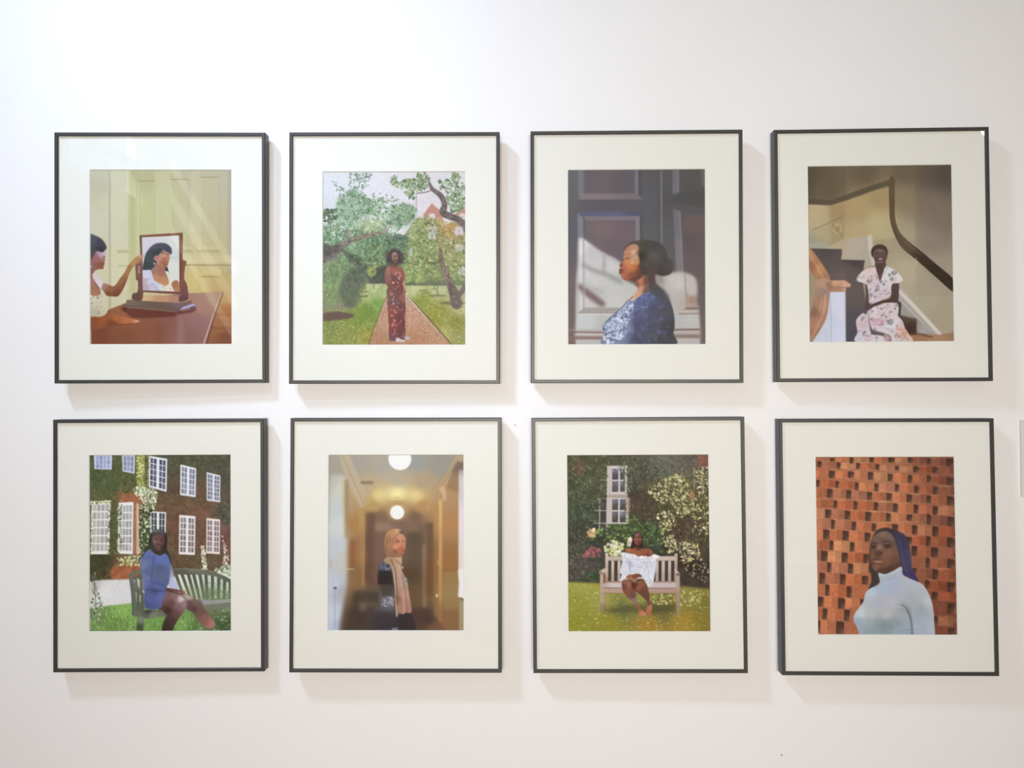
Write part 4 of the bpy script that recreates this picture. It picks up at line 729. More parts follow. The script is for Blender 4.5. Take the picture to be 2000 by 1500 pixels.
def picture_ivy_house():
    p = Pic([(172.2, 890.3), (448.5, 888.9), (447.7, 1233.4), (172.2, 1234.6)], .3345, .4167, (100, 84, 60), 55)
    p.view(165, 885, 455, 1240)
    p.field([(60, 200, (84, 90, 58)), (200, 250, (82, 94, 54)), (350, 250, (88, 92, 56)), (230, 600, (88, 92, 52)), (100, 900, (66, 66, 42)), (480, 700, (84, 92, 60)), (720, 100, (84, 82, 62)), (720, 300, (92, 74, 56)), (700, 430, (112, 82, 60)), (720, 600, (108, 76, 58)), (730, 850, (104, 82, 60)), (950, 80, (82, 80, 60)), (950, 400, (104, 80, 60)), (950, 480, (122, 86, 66)), (950, 700, (112, 82, 66)), (950, 900, (102, 84, 62)), (1150, 200, (84, 80, 66)), (1150, 480, (90, 82, 66)), (1150, 700, (112, 80, 70)), (330, 370, (140, 94, 66)), (330, 1000, (150, 96, 66))])
    IV = [(84, 96, 56), (104, 116, 66), (66, 74, 46), (92, 104, 60), (74, 84, 44)]
    p.spots([(30, 22), (430, 22), (430, 420), (30, 420)], 420, (12, 30), IV, (.3, .7)); p.spots([(190, 400), (275, 400), (260, 850), (190, 850)], 140, (12, 28), IV, (.4, .8)); p.spots([(30, 840), (230, 840), (220, 1060), (30, 1060)], 150, (12, 30), [(58, 60, 36), (80, 82, 48), (94, 86, 50)], (.3, .7))
    p.spots([(670, 22), (1195, 22), (1195, 140), (670, 110)], 240, (12, 30), [(88, 90, 62), (70, 72, 54), (104, 104, 76)], (.3, .6)); p.spots([(560, 330), (1195, 400), (1195, 480), (560, 420)], 160, (12, 30), [(84, 84, 58), (100, 92, 62), (120, 84, 58)], (.3, .6))
    p.spots([(1090, 400), (1195, 380), (1195, 620), (1110, 560)], 70, (14, 34), [(90, 90, 80), (112, 112, 100), (66, 64, 54)], (.4, .7))
    p.poly([(265, 410), (300, 360), (380, 330), (490, 345), (490, 420), (440, 430)], (164, 98, 62), .85, 8)
    p.poly([(210, 980), (250, 930), (440, 930), (450, 1010), (380, 1045), (220, 1045)], (168, 98, 62), .9, 8)
    p.rect(386, 410, 422, 845, (166, 104, 82), .95, 4); p.rect(416, 420, 438, 845, (228, 186, 156), .9, 4)
    WH = (222, 224, 232)
    pane_window(p, [(66, 20), (216, 20), (212, 142), (70, 136)], 4, 3, (146, 152, 190), (206, 212, 236)); pane_window(p, [(298, 20), (406, 20), (402, 174), (304, 156)], 3, 3, (140, 144, 170), (214, 218, 236))
    pane_window(p, [(522, 26), (672, 52), (666, 326), (518, 286)], 4, 5, (78, 78, 98), WH, True); pane_window(p, [(782, 98), (912, 130), (906, 370), (778, 352)], 4, 5, (126, 128, 140), WH, True); pane_window(p, [(998, 162), (1112, 190), (1108, 412), (998, 398)], 4, 6, (112, 112, 130), (214, 214, 222), True)
    pane_window(p, [(46, 404), (202, 400), (192, 842), (36, 842)], 4, 6, (170, 166, 162), (232, 230, 224)); pane_window(p, [(268, 416), (392, 408), (386, 842), (260, 836)], 4, 6, (166, 164, 162), (232, 230, 228))
    pane_window(p, [(528, 486), (662, 494), (658, 670), (530, 660)], 4, 3, (66, 70, 74), (226, 226, 222), True); pane_window(p, [(772, 516), (904, 528), (898, 848), (766, 842)], 4, 6, (126, 112, 116), (232, 226, 220), True); pane_window(p, [(996, 542), (1108, 554), (1104, 842), (992, 834)], 4, 6, (126, 108, 114), (230, 216, 208), True)
    p.spots([(40, 396), (210, 396), (205, 450), (185, 430), (60, 430), (45, 460)], 50, (12, 26), [(220, 222, 190), (110, 120, 66), (180, 190, 130)], (.5, .9)); p.spots([(262, 400), (300, 400), (290, 840), (250, 840)], 110, (10, 24), [(100, 108, 60), (76, 84, 44), (196, 196, 160)], (.5, .9)); p.spots([(180, 440), (205, 440), (200, 840), (180, 840)], 50, (10, 22), [(92, 100, 56), (76, 84, 46)], (.5, .9)); p.spots([(30, 440), (60, 440), (50, 840), (30, 840)], 50, (10, 22), [(84, 90, 54), (150, 150, 110)], (.5, .9))
    # sunlit ivy on the corner
    SL = [(196, 200, 110), (160, 168, 80), (220, 222, 160), (112, 122, 56), (140, 150, 70)]
    p.poly([(430, 22), (480, 22), (490, 290), (430, 300)], (160, 164, 80), .7, 8); p.spots([(420, 22), (490, 22), (495, 300), (420, 310)], 220, (10, 26), SL, (.5, .9)); p.spots([(500, 22), (528, 22), (524, 280), (490, 290)], 60, (10, 22), SL, (.4, .8)); p.rect(486, 22, 506, 280, (72, 76, 40), .7, 5)
    p.spots([(390, 290), (540, 280), (590, 340), (570, 470), (490, 480), (470, 400), (390, 330)], 240, (12, 30), [(206, 214, 180), (170, 184, 130), (228, 232, 216), (110, 126, 76)], (.5, .9)); p.spots([(440, 420), (540, 470), (540, 640), (500, 840), (435, 840)], 240, (10, 30), [(66, 76, 46), (92, 104, 60), (210, 220, 190), (50, 58, 38), (180, 196, 150)], (.5, .9))
    p.spots([(250, 870), (440, 850), (450, 930), (260, 950)], 130, (10, 26), [(226, 228, 196), (150, 156, 80), (196, 204, 150), (120, 120, 56)], (.5, .9)); p.spots([(440, 850), (520, 840), (510, 900), (440, 900)], 40, (12, 24), [(190, 206, 180), (120, 140, 90)], (.5, .9))
    wm = p.mask([(30, 22), (1195, 22), (1195, 1000), (30, 1050)], 10, False)
    wm = wm * p.dark(150); p.grain(.16, 30, wm, 3); p.grain(.16, 8, wm, 2)
    # terrace and lawn
    p.poly([(20, 1070), (140, 1052), (380, 1048), (1210, 1000), (1210, 1290), (20, 1290)], [(150, 1150, (224, 222, 222)), (300, 1200, (218, 216, 218)), (60, 1080, (196, 190, 186)), (700, 1150, (210, 212, 206)), (1150, 1030, (226, 230, 226))], 1, 5, False)
    p.poly([(20, 1290), (200, 1264), (380, 1244), (760, 1180), (1210, 1120), (1210, 1490), (20, 1490)], [(100, 1320, (112, 142, 80)), (300, 1300, (136, 180, 84)), (250, 1420, (110, 144, 70)), (560, 1400, (112, 156, 74)), (800, 1400, (120, 160, 80)), (1000, 1330, (96, 112, 76)), (1130, 1420, (66, 90, 52)), (900, 1460, (90, 120, 66)), (1130, 1250, (120, 134, 96)), (1000, 1160, (130, 156, 100))], 1, 6, False)
    p.spots([(30, 1290), (440, 1250), (700, 1370), (880, 1340), (900, 1475), (30, 1475)], 520, (12, 34), [(152, 196, 96), (74, 104, 48), (128, 170, 80), (96, 128, 60), (176, 210, 130)], (.3, .7), (.15, .35), (70, 110)); p.spots([(900, 1280), (1195, 1180), (1195, 1475), (900, 1475)], 160, (12, 34), [(140, 156, 110), (60, 80, 46), (100, 120, 76), (170, 180, 150)], (.3, .6), (.3, .6))
    # foxgloves
    for pts, c in (([(948, 764), (975, 780), (992, 880), (998, 970), (956, 970), (958, 850)], [(226, 222, 196), (196, 190, 150), (240, 236, 220), (150, 150, 110)]), ([(1118, 676), (1150, 740), (1178, 860), (1180, 960), (1130, 960), (1140, 820)], [(216, 196, 186), (190, 160, 160), (226, 216, 206), (150, 120, 110)]), ([(40, 960), (75, 980), (90, 1100), (140, 1250), (110, 1400), (30, 1400), (50, 1150)], [(110, 112, 100), (150, 160, 140), (196, 204, 186), (84, 92, 70)])):
        p.spots(pts, 110, (10, 24), c, (.5, .95), (.5, .9))
    p.spots([(1060, 960), (1195, 930), (1195, 1030), (1080, 1010)], 90, (14, 34), [(222, 228, 216), (150, 170, 120), (240, 242, 236), (100, 120, 80)], (.5, .9)); p.line([(70, 1050), (82, 1300)], 8, (92, 100, 72), .7, 3, False)
    # bench and woman
    p.view(245, 1025, 450, 1240)
    WD = (104, 108, 94)
    p.poly([(640, 690), (1080, 690), (1430, 780), (1430, 1010), (960, 1030), (760, 900)], [(720, 760, (226, 226, 216)), (900, 760, (210, 214, 196)), (900, 940, (186, 196, 160)), (1150, 780, (200, 206, 196)), (1150, 950, (120, 146, 96)), (1380, 860, (190, 204, 176)), (1380, 960, (140, 160, 120))], 1, 5, False)
    p.spots([(850, 800), (1410, 800), (1410, 1000), (950, 1010)], 120, (14, 40), [(110, 140, 84), (206, 214, 190), (150, 174, 120)], (.3, .7))
    for a, b in (((668, 690), (748, 920)), ((750, 690), (848, 970)), ((836, 690), (920, 1000)), ((908, 690), (984, 1010)), ((992, 690), (1050, 1010)), ((1076, 700), (1092, 1014)), ((1164, 720), (1164, 1014)), ((1250, 740), (1244, 1014)), ((1330, 770), (1322, 1010)), ((1406, 790), (1400, 1010))): p.line([a, b], [44, 40], [(a[0], a[1], (86, 92, 78)), (b[0], b[1], (106, 118, 90))], 1, 4, False)
    p.line([(600, 640), (800, 640), (960, 648), (1120, 670), (1270, 712), (1440, 800)], [50, 56, 60, 60, 56, 52], [(700, 640, (92, 92, 78)), (950, 650, (112, 112, 100)), (1200, 690, (104, 108, 92)), (1400, 780, (90, 98, 82))], 1, 4); p.line([(620, 614), (860, 614), (1080, 632), (1250, 676), (1430, 760)], 8, (156, 154, 142), .7, 3)
    p.poly([(950, 1030), (1180, 1040), (1430, 1020), (1430, 1064), (1010, 1112)], [(1060, 1070, (158, 152, 152)), (1300, 1045, (150, 152, 142)), (1000, 1095, (112, 104, 110))], 1, 4, False); p.poly([(1010, 1112), (1430, 1066), (1430, 1130), (1100, 1186)], (118, 120, 102), 1, 5, False)
    p.poly([(70, 740), (210, 660), (240, 1000), (230, 1200), (80, 1230), (60, 1000)], (92, 98, 82), .9, 6, False)
    for q in ([(88, 750), (108, 770), (112, 830), (92, 810)], [(136, 740), (170, 760), (172, 880), (150, 860)], [(118, 930), (136, 930), (146, 1080), (130, 1060)], [(172, 960), (190, 980), (186, 1080), (176, 1060)]): p.poly(q, (206, 212, 196), .9, 4, False)
    p.line([(40, 700), (110, 664), (210, 640)], [44, 54, 54], (112, 110, 92), 1, 5); p.line([(44, 700), (56, 800), (80, 1000), (86, 1230)], [44, 40, 40, 44], (96, 102, 90), 1, 5); p.line([(48, 720), (90, 810), (150, 880), (240, 940)], [40, 44, 44, 40], (112, 114, 106), 1, 4); p.line([(200, 905), (246, 938)], 20, (226, 218, 222), .95, 4, False)
    for x in (150, 205): p.line([(x - 6, 900), (x, 1220)], 30, (88, 96, 80), .9, 4, False)
    p.poly([(80, 1190), (260, 1170), (560, 1180), (570, 1250), (240, 1292), (90, 1252)], [(150, 1230, (100, 108, 92)), (350, 1240, (120, 126, 108)), (300, 1180, (70, 70, 66))], 1, 4, False); p.poly([(140, 1260), (240, 1270), (222, 1450), (126, 1450)], [(200, 1300, (122, 130, 110)), (170, 1420, (70, 84, 58))], 1, 5, False)
    p.poly([(540, 1250), (640, 1300), (620, 1450), (470, 1450)], (58, 52, 42), .9, 8)
    leg2 = [(740, 950), (850, 975), (960, 1036), (1050, 1150), (1130, 1250), (1192, 1340), (1198, 1390), (1150, 1424), (1040, 1402), (960, 1312), (900, 1212), (800, 1150), (740, 1060)]
    p.poly(leg2, [(850, 990, (176, 164, 146)), (940, 1060, (116, 96, 86)), (860, 1080, (108, 78, 78)), (1000, 1200, (112, 82, 72)), (1060, 1300, (138, 94, 84)), (1160, 1370, (172, 112, 98)), (900, 1160, (92, 66, 62))], 1, 4)
    p.poly([(500, 920), (640, 940), (760, 1008), (812, 1080), (784, 1180), (704, 1290), (640, 1392), (606, 1450), (480, 1450), (530, 1330), (548, 1256), (470, 1180), (430, 1160)], [(560, 990, (128, 92, 96)), (650, 980, (136, 104, 108)), (740, 1022, (206, 184, 190)), (780, 1080, (150, 118, 122)), (600, 1080, (106, 72, 66)), (700, 1130, (132, 98, 100)), (560, 1180, (72, 50, 44)), (660, 1220, (104, 72, 66)), (600, 1330, (76, 56, 50)), (540, 1410, (60, 48, 42))], 1, 4)
    dress = [(300, 356), (370, 404), (450, 428), (530, 410), (582, 480), (606, 560), (592, 700), (578, 800), (545, 850), (530, 930), (494, 1020), (442, 1152), (250, 1142), (236, 930), (208, 700), (182, 520), (230, 412)]
    p.poly(dress, [(300, 420, (96, 112, 178)), (450, 480, (102, 124, 206)), (560, 520, (104, 124, 190)), (220, 560, (124, 138, 186)), (300, 640, (96, 110, 158)), (460, 620, (90, 100, 134)), (470, 720, (96, 112, 148)), (240, 760, (120, 134, 190)), (400, 860, (92, 108, 178)), (340, 1020, (92, 106, 176)), (460, 990, (106, 118, 190)), (300, 1110, (80, 90, 150)), (380, 900, (70, 80, 130))], 1, 4)
    p.poly([(594, 580), (640, 740), (700, 864), (650, 884), (572, 850), (576, 740)], [(610, 640, (150, 156, 196)), (650, 800, (186, 190, 222)), (600, 830, (176, 180, 216))], 1, 4)
    p.clip = p.mask(dress, 2)
    for i in range(37):
        q = [(180, 430 + i * 20), (300, 445 + i * 20), (460, 440 + i * 19.5), (620, 430 + i * 19.5)]
        p.line(q, 9, (56, 62, 96), .5, 2.0); p.line([(a, b + 10) for a, b in q], 7, (140, 152, 196), .22, 2.0)
    for i in range(9): p.line([(230 + i * 34, 930), (290 + i * 26, 1160)], 5, (66, 76, 120), .35, 3, False)
    p.line([(370, 440), (350, 600), (330, 760)], 14, (60, 68, 104), .6, 7); p.line([(240, 780), (400, 800), (540, 850)], 12, (66, 76, 120), .5, 6); p.line([(260, 890), (420, 916), (540, 920)], 14, (54, 60, 96), .6, 6)
    p.clip = None
    p.poly([(530, 872), (640, 884), (720, 898), (794, 922), (776, 962), (720, 970), (650, 948), (540, 915)], [(580, 890, (92, 64, 62)), (680, 915, (118, 80, 74)), (770, 930, (150, 98, 88)), (720, 960, (104, 70, 66))], 1, 4); p.line([(700, 920), (730, 950)], 14, (190, 150, 138), .7, 4); p.line([(640, 740), (620, 620), (600, 560)], 16, (206, 196, 190), .6, 5)
    p.poly([(400, 74), (480, 84), (532, 130), (552, 210), (542, 330), (590, 450), (650, 720), (606, 560), (540, 412), (450, 426), (380, 404), (330, 346), (270, 366), (170, 496), (156, 486), (240, 376), (288, 290), (300, 200), (335, 120)], [(400, 110, (74, 70, 72)), (320, 200, (56, 52, 52)), (300, 320, (62, 58, 52)), (530, 250, (50, 44, 42)), (540, 420, (54, 56, 60)), (430, 400, (66, 54, 50))], 1, 5)
    p.poly([(356, 170), (430, 140), (500, 160), (518, 220), (504, 290), (474, 352), (430, 372), (384, 350), (360, 280), (346, 220)], [(420, 170, (104, 76, 70)), (390, 240, (132, 94, 88)), (440, 250, (120, 82, 76)), (490, 230, (88, 62, 58)), (430, 310, (118, 82, 76)), (400, 340, (96, 66, 62)), (480, 320, (70, 50, 48)), (420, 280, (100, 62, 60))], 1, 5)
    p.line([(372, 204), (412, 210)], 11, (62, 44, 44), .8, 4); p.line([(450, 212), (492, 208)], 11, (58, 42, 42), .8, 4); p.line([(408, 288), (456, 290)], 10, (80, 46, 46), .8, 4); p.line([(430, 220), (424, 260), (444, 264)], 8, (92, 62, 58), .6, 4)
    p.line([(380, 100), (420, 90), (470, 110), (500, 140)], [22, 20, 14, 10], (146, 142, 146), .6, 6); p.line([(300, 220), (420, 360)], 8, (50, 46, 44), .3, 5)
    p.mute(.86); p.grain(.06, 9, oct=2); p.soften(1.2)
    return p.out()

def picture_corridor():
    p = Pic([(641.5, 890.3), (904.4, 888.1), (905.1, 1231.9), (639.3, 1233.4)], .3196, .4123, (130, 105, 80), 66)
    p.view(632, 882, 912, 1240)
    p.field([(100, 80, (166, 158, 144)), (300, 100, (168, 160, 146)), (480, 120, (172, 164, 152)), (760, 90, (154, 154, 148)), (950, 100, (152, 148, 138)), (350, 280, (186, 166, 136)), (600, 230, (182, 168, 146)), (800, 250, (178, 156, 128)), (600, 350, (238, 220, 156)), (450, 370, (214, 188, 128)), (760, 370, (218, 190, 130)), (400, 450, (184, 152, 96)), (800, 450, (182, 142, 92)), (600, 440, (180, 146, 98)), (460, 540, (132, 102, 82)), (750, 540, (126, 98, 80)), (600, 600, (120, 96, 80)), (600, 800, (112, 90, 76)), (720, 750, (102, 84, 68)), (400, 750, (118, 92, 76)), (400, 1000, (104, 78, 62)), (720, 1000, (92, 72, 56)), (720, 1200, (108, 86, 62)), (400, 1200, (104, 88, 70)), (600, 1400, (70, 60, 58)), (350, 1380, (76, 64, 58)), (800, 1380, (84, 68, 58)), (250, 600, (172, 130, 80)), (250, 850, (156, 114, 74)), (250, 1050, (142, 110, 76)), (1020, 600, (178, 132, 86)), (1020, 350, (176, 140, 102)), (1020, 900, (156, 112, 68)), (1020, 1150, (150, 122, 82)), (1020, 1380, (140, 104, 72)), (100, 600, (198, 200, 198))])
    # coving
    p.poly([(120, 28), (200, 28), (350, 440), (300, 470), (170, 200)], (196, 178, 150), .7, 8, False); p.line([(150, 40), (330, 440)], 10, (160, 140, 110), .6, 5, False); p.line([(200, 40), (370, 430)], 9, (206, 188, 156), .6, 5, False)
    p.poly([(1090, 28), (1140, 40), (960, 330), (860, 480), (840, 470), (950, 280)], (196, 166, 128), .7, 8, False); p.line([(1100, 60), (960, 290), (860, 470)], 10, (150, 116, 80), .6, 5, False)
    p.rect(300, 246, 402, 270, (134, 112, 94), .8, 6)
    # left doorway
    p.poly([(38, 200), (160, 200), (160, 560), (190, 700), (190, 1100), (150, 1300), (120, 1480), (20, 1480)], [(70, 260, (186, 188, 180)), (140, 300, (206, 204, 186)), (80, 500, (196, 202, 202)), (130, 600, (208, 210, 208)), (70, 800, (196, 200, 206)), (150, 900, (200, 196, 190)), (80, 1100, (194, 200, 210)), (150, 1150, (178, 178, 184)), (70, 1350, (200, 206, 222)), (110, 1440, (186, 194, 214))], 1, 16, False)
    p.rect(38, 28, 60, 240, (150, 146, 136), .5, 8); p.rect(38, 210, 50, 600, (170, 166, 150), .5, 5); p.rect(152, 210, 170, 700, (216, 206, 170), .6, 8); p.rect(166, 240, 200, 720, (150, 120, 80), .5, 10)
    p.rect(76, 1114, 102, 1134, (90, 88, 96), .9, 4); p.line([(84, 1140), (86, 1460)], 10, (156, 164, 184), .7, 4, False); p.line([(52, 900), (56, 960)], 8, (150, 154, 160), .6, 4, False); p.line([(140, 966), (240, 968)], 9, (206, 190, 166), .8, 4, False)
    # left wall and far doorway
    p.rect(285, 470, 335, 1180, [(310, 520, (186, 150, 92)), (310, 800, (172, 130, 82)), (310, 1100, (140, 106, 72))], .8, 10); p.line([(330, 540), (326, 800), (318, 1100)], 10, (200, 166, 110), .6, 5, False); p.rect(216, 720, 250, 950, (140, 84, 56), .6, 12)
    p.rect(340, 500, 420, 1090, (104, 78, 66), .8, 14); p.rect(420, 590, 860, 660, [(470, 640, (156, 126, 110)), (700, 630, (130, 104, 88)), (830, 620, (116, 92, 76))], .7, 14); p.rect(400, 660, 520, 1080, (124, 94, 80), .7, 16)
    p.rect(690, 660, 810, 960, (98, 82, 68), .8, 12); p.rect(806, 760, 836, 1280, [(820, 800, (146, 124, 106)), (820, 1100, (140, 114, 88)), (820, 1250, (150, 124, 98))], .8, 10); p.rect(840, 580, 900, 1180, [(870, 650, (104, 80, 64)), (870, 1050, (118, 78, 50))], .8, 14)
    # right wall
    p.rect(900, 420, 940, 1380, [(920, 500, (182, 140, 88)), (920, 900, (150, 108, 68)), (920, 1200, (150, 116, 76))], .7, 10); p.rect(938, 390, 966, 1410, [(950, 450, (216, 176, 116)), (950, 800, (206, 158, 104)), (950, 1100, (190, 148, 92)), (950, 1380, (160, 114, 78))], .9, 6)
    p.rect(970, 964, 1110, 976, (140, 98, 60), .7, 5); p.rect(970, 980, 1110, 1300, (168, 138, 92), .4, 10); p.ell(924, 1180, 10, 14, (236, 206, 156), .9, 4); p.ell(934, 910, 8, 18, (206, 160, 110), .8, 5); p.poly([(940, 300), (990, 290), (998, 400), (975, 400), (965, 350)], (216, 184, 146), .7, 8)
    p.rect(1100, 190, 1150, 980, [(1125, 250, (206, 198, 196)), (1125, 600, (226, 212, 216)), (1120, 930, (226, 214, 204))], 1, 5); p.poly([(1096, 970), (1112, 958), (1150, 960), (1150, 1205), (1096, 1190), (1104, 1080)], (238, 230, 230), 1, 5, False); p.rect(1106, 1206, 1150, 1480, (168, 152, 120), .95, 6); p.poly([(1096, 1196), (1150, 1206), (1150, 1230)], (110, 90, 76), .8, 4, False)
    p.poly([(1050, 150), (1090, 80), (1150, 90), (1145, 160), (1100, 190), (1096, 330), (1000, 300)], [(1100, 110, (110, 92, 84)), (1060, 250, (150, 118, 90))], .75, 8, False); p.rect(1100, 150, 1146, 215, (190, 180, 178), .7, 6)
    # floor
    p.poly([(200, 1300), (420, 1280), (860, 1290), (960, 1420), (1000, 1490), (160, 1490)], [(300, 1400, (78, 64, 58)), (600, 1400, (70, 58, 54)), (850, 1380, (80, 62, 54)), (900, 1450, (118, 86, 66))], .85, 14, False)
    p.poly([(230, 1180), (300, 1140), (440, 1160), (440, 1240), (330, 1250), (310, 1400), (240, 1400)], (72, 64, 56), .75, 14); p.rect(285, 1235, 345, 1310, (124, 110, 92), .6, 12); p.rect(440, 1290, 700, 1480, (66, 56, 56), .5, 20)
    # lamps
    p.ell(600, 350, 200, 40, (250, 236, 176), .35, 22); p.ell(598, 378, 26, 8, (206, 178, 96), .7, 5)
    p.ell(620, 62, 94, 92, (246, 243, 250), 1, 4); p.ell(598, 500, 74, 72, (206, 168, 120), .5, 14); p.ell(598, 500, 57, 57, (252, 248, 240), 1, 4)
    # woman in a headscarf
    p.view(720, 1025, 820, 1240)
    p.poly([(120, 620), (190, 490), (260, 440), (330, 560), (350, 800), (360, 1150), (580, 1230), (590, 1500), (60, 1500), (70, 1150), (150, 1130), (130, 1000), (115, 800)], [(220, 560, (104, 106, 124)), (220, 720, (58, 50, 50)), (230, 900, (74, 70, 64)), (250, 1060, (112, 108, 116)), (200, 1300, (66, 58, 60)), (480, 1350, (60, 52, 52)), (300, 1450, (64, 58, 64))], 1, 7)
    p.poly([(115, 840), (150, 820), (180, 1000), (150, 1010)], (120, 96, 76), .5, 10); p.spots([(130, 570), (190, 500), (270, 500), (310, 640), (200, 620)], 70, (16, 44), [(150, 152, 170), (84, 86, 108), (120, 122, 140), (60, 56, 62)], (.4, .8), f=3); p.poly([(125, 625), (310, 630), (322, 800), (320, 815), (118, 815)], (54, 46, 46), .8, 9, False)
    p.spots([(165, 1010), (330, 990), (330, 1110), (170, 1120)], 70, (16, 40), [(160, 156, 166), (100, 94, 104), (130, 126, 136), (190, 186, 196)], (.4, .8), f=3); p.line([(290, 990), (310, 1060), (325, 1110)], 16, (206, 200, 210), .7, 6); p.spots([(320, 1410), (390, 1400), (390, 1450), (310, 1450)], 20, (14, 34), [(150, 150, 170), (110, 108, 124)], (.5, .8), f=3)
    scarf = [(250, 440), (330, 400), (430, 420), (446, 470), (440, 600), (470, 680), (520, 760), (535, 880), (560, 1040), (580, 1180), (550, 1210), (500, 1200), (470, 1225), (400, 1215), (390, 1250), (366, 1255), (355, 1100), (350, 900), (330, 700), (300, 570), (200, 500)]
    p.poly(scarf, [(280, 460, (176, 140, 108)), (390, 450, (196, 162, 132)), (330, 560, (172, 140, 116)), (420, 560, (190, 160, 134)), (420, 760, (184, 146, 134)), (500, 760, (172, 158, 140)), (420, 950, (178, 138, 122)), (500, 950, (190, 150, 130)), (450, 1150, (180, 132, 118)), (550, 1160, (176, 128, 116)), (365, 1000, (130, 96, 76)), (372, 1200, (150, 130, 116))], 1, 4)
    for q, w, c, a in (([(300, 480), (350, 620), (372, 820), (385, 1100)], 16, (110, 78, 62), .7), ([(330, 560), (352, 800), (362, 1040), (376, 1250)], 12, (206, 178, 152), .7), ([(400, 640), (440, 820), (460, 1000), (480, 1190)], 18, (206, 170, 150), .5), ([(450, 700), (490, 900), (510, 1050), (520, 1200)], 18, (136, 100, 90), .5), ([(350, 470), (420, 540), (440, 560)], 12, (130, 98, 76), .7), ([(360, 440), (430, 500), (444, 520)], 10, (214, 186, 156), .6), ([(330, 520), (400, 580), (440, 610)], 10, (214, 186, 156), .6), ([(300, 570), (330, 700), (340, 800)], 12, (196, 172, 152), .7), ([(395, 900), (420, 1050), (430, 1200)], 14, (140, 100, 88), .5)): p.line(q, w, c, a, 5)
    p.spots([(450, 650), (520, 760), (530, 880), (490, 780)], 34, (12, 30), [(90, 88, 80), (206, 200, 186), (140, 134, 120)], (.4, .8), f=3); p.ell(454, 586, 12, 16, (206, 196, 180), .9, 5)
    p.poly([(205, 240), (230, 130), (290, 75), (360, 58), (430, 72), (480, 110), (500, 170), (470, 140), (400, 130), (350, 180), (330, 260), (345, 400), (430, 410), (440, 440), (330, 450), (240, 420), (215, 330)], [(300, 110, (190, 142, 104)), (400, 90, (206, 158, 116)), (260, 220, (160, 118, 86)), (250, 340, (158, 114, 84)), (300, 300, (176, 130, 96)), (320, 420, (150, 106, 80)), (460, 110, (140, 104, 92))], 1, 4)
    for q in ([(240, 170), (260, 300), (320, 410)], [(280, 130), (290, 260), (330, 380)], [(225, 260), (250, 360), (290, 420)]): p.line(q, 10, (118, 84, 62), .5, 5); p.line([(a + 14, b) for a, b in q], 8, (206, 162, 124), .4, 5)
    p.poly([(340, 210), (370, 160), (430, 125), (470, 140), (495, 190), (500, 240), (495, 300), (482, 350), (468, 400), (440, 420), (370, 410), (330, 360), (326, 290)], [(420, 170, (206, 146, 118)), (470, 180, (196, 140, 112)), (370, 240, (176, 122, 98)), (365, 300, (214, 148, 104)), (400, 270, (206, 140, 104)), (440, 240, (206, 146, 116)), (480, 280, (196, 130, 98)), (400, 350, (176, 112, 88)), (360, 380, (140, 92, 74)), (450, 380, (168, 108, 84)), (440, 340, (190, 118, 90))], 1, 5)
    p.line([(366, 226), (400, 232), (416, 240)], [8, 16, 10], (104, 70, 62), .8, 4); p.line([(452, 226), (480, 224)], [14, 12], (96, 64, 58), .85, 4); p.line([(360, 206), (410, 208)], 8, (120, 84, 70), .6, 5); p.line([(440, 230), (446, 290), (424, 312), (456, 312)], [7, 8, 10, 10], (146, 92, 72), .65, 5)
    p.line([(440, 352), (480, 350)], 12, (150, 70, 62), .85, 4); p.line([(430, 332), (470, 330)], 8, (130, 82, 66), .5, 5); p.poly([(400, 90), (450, 85), (490, 130), (500, 170), (470, 135), (420, 120)], (104, 82, 78), .7, 6)
    p.grain(.03, 9, oct=2); p.soften(1.5)
    return p.out()

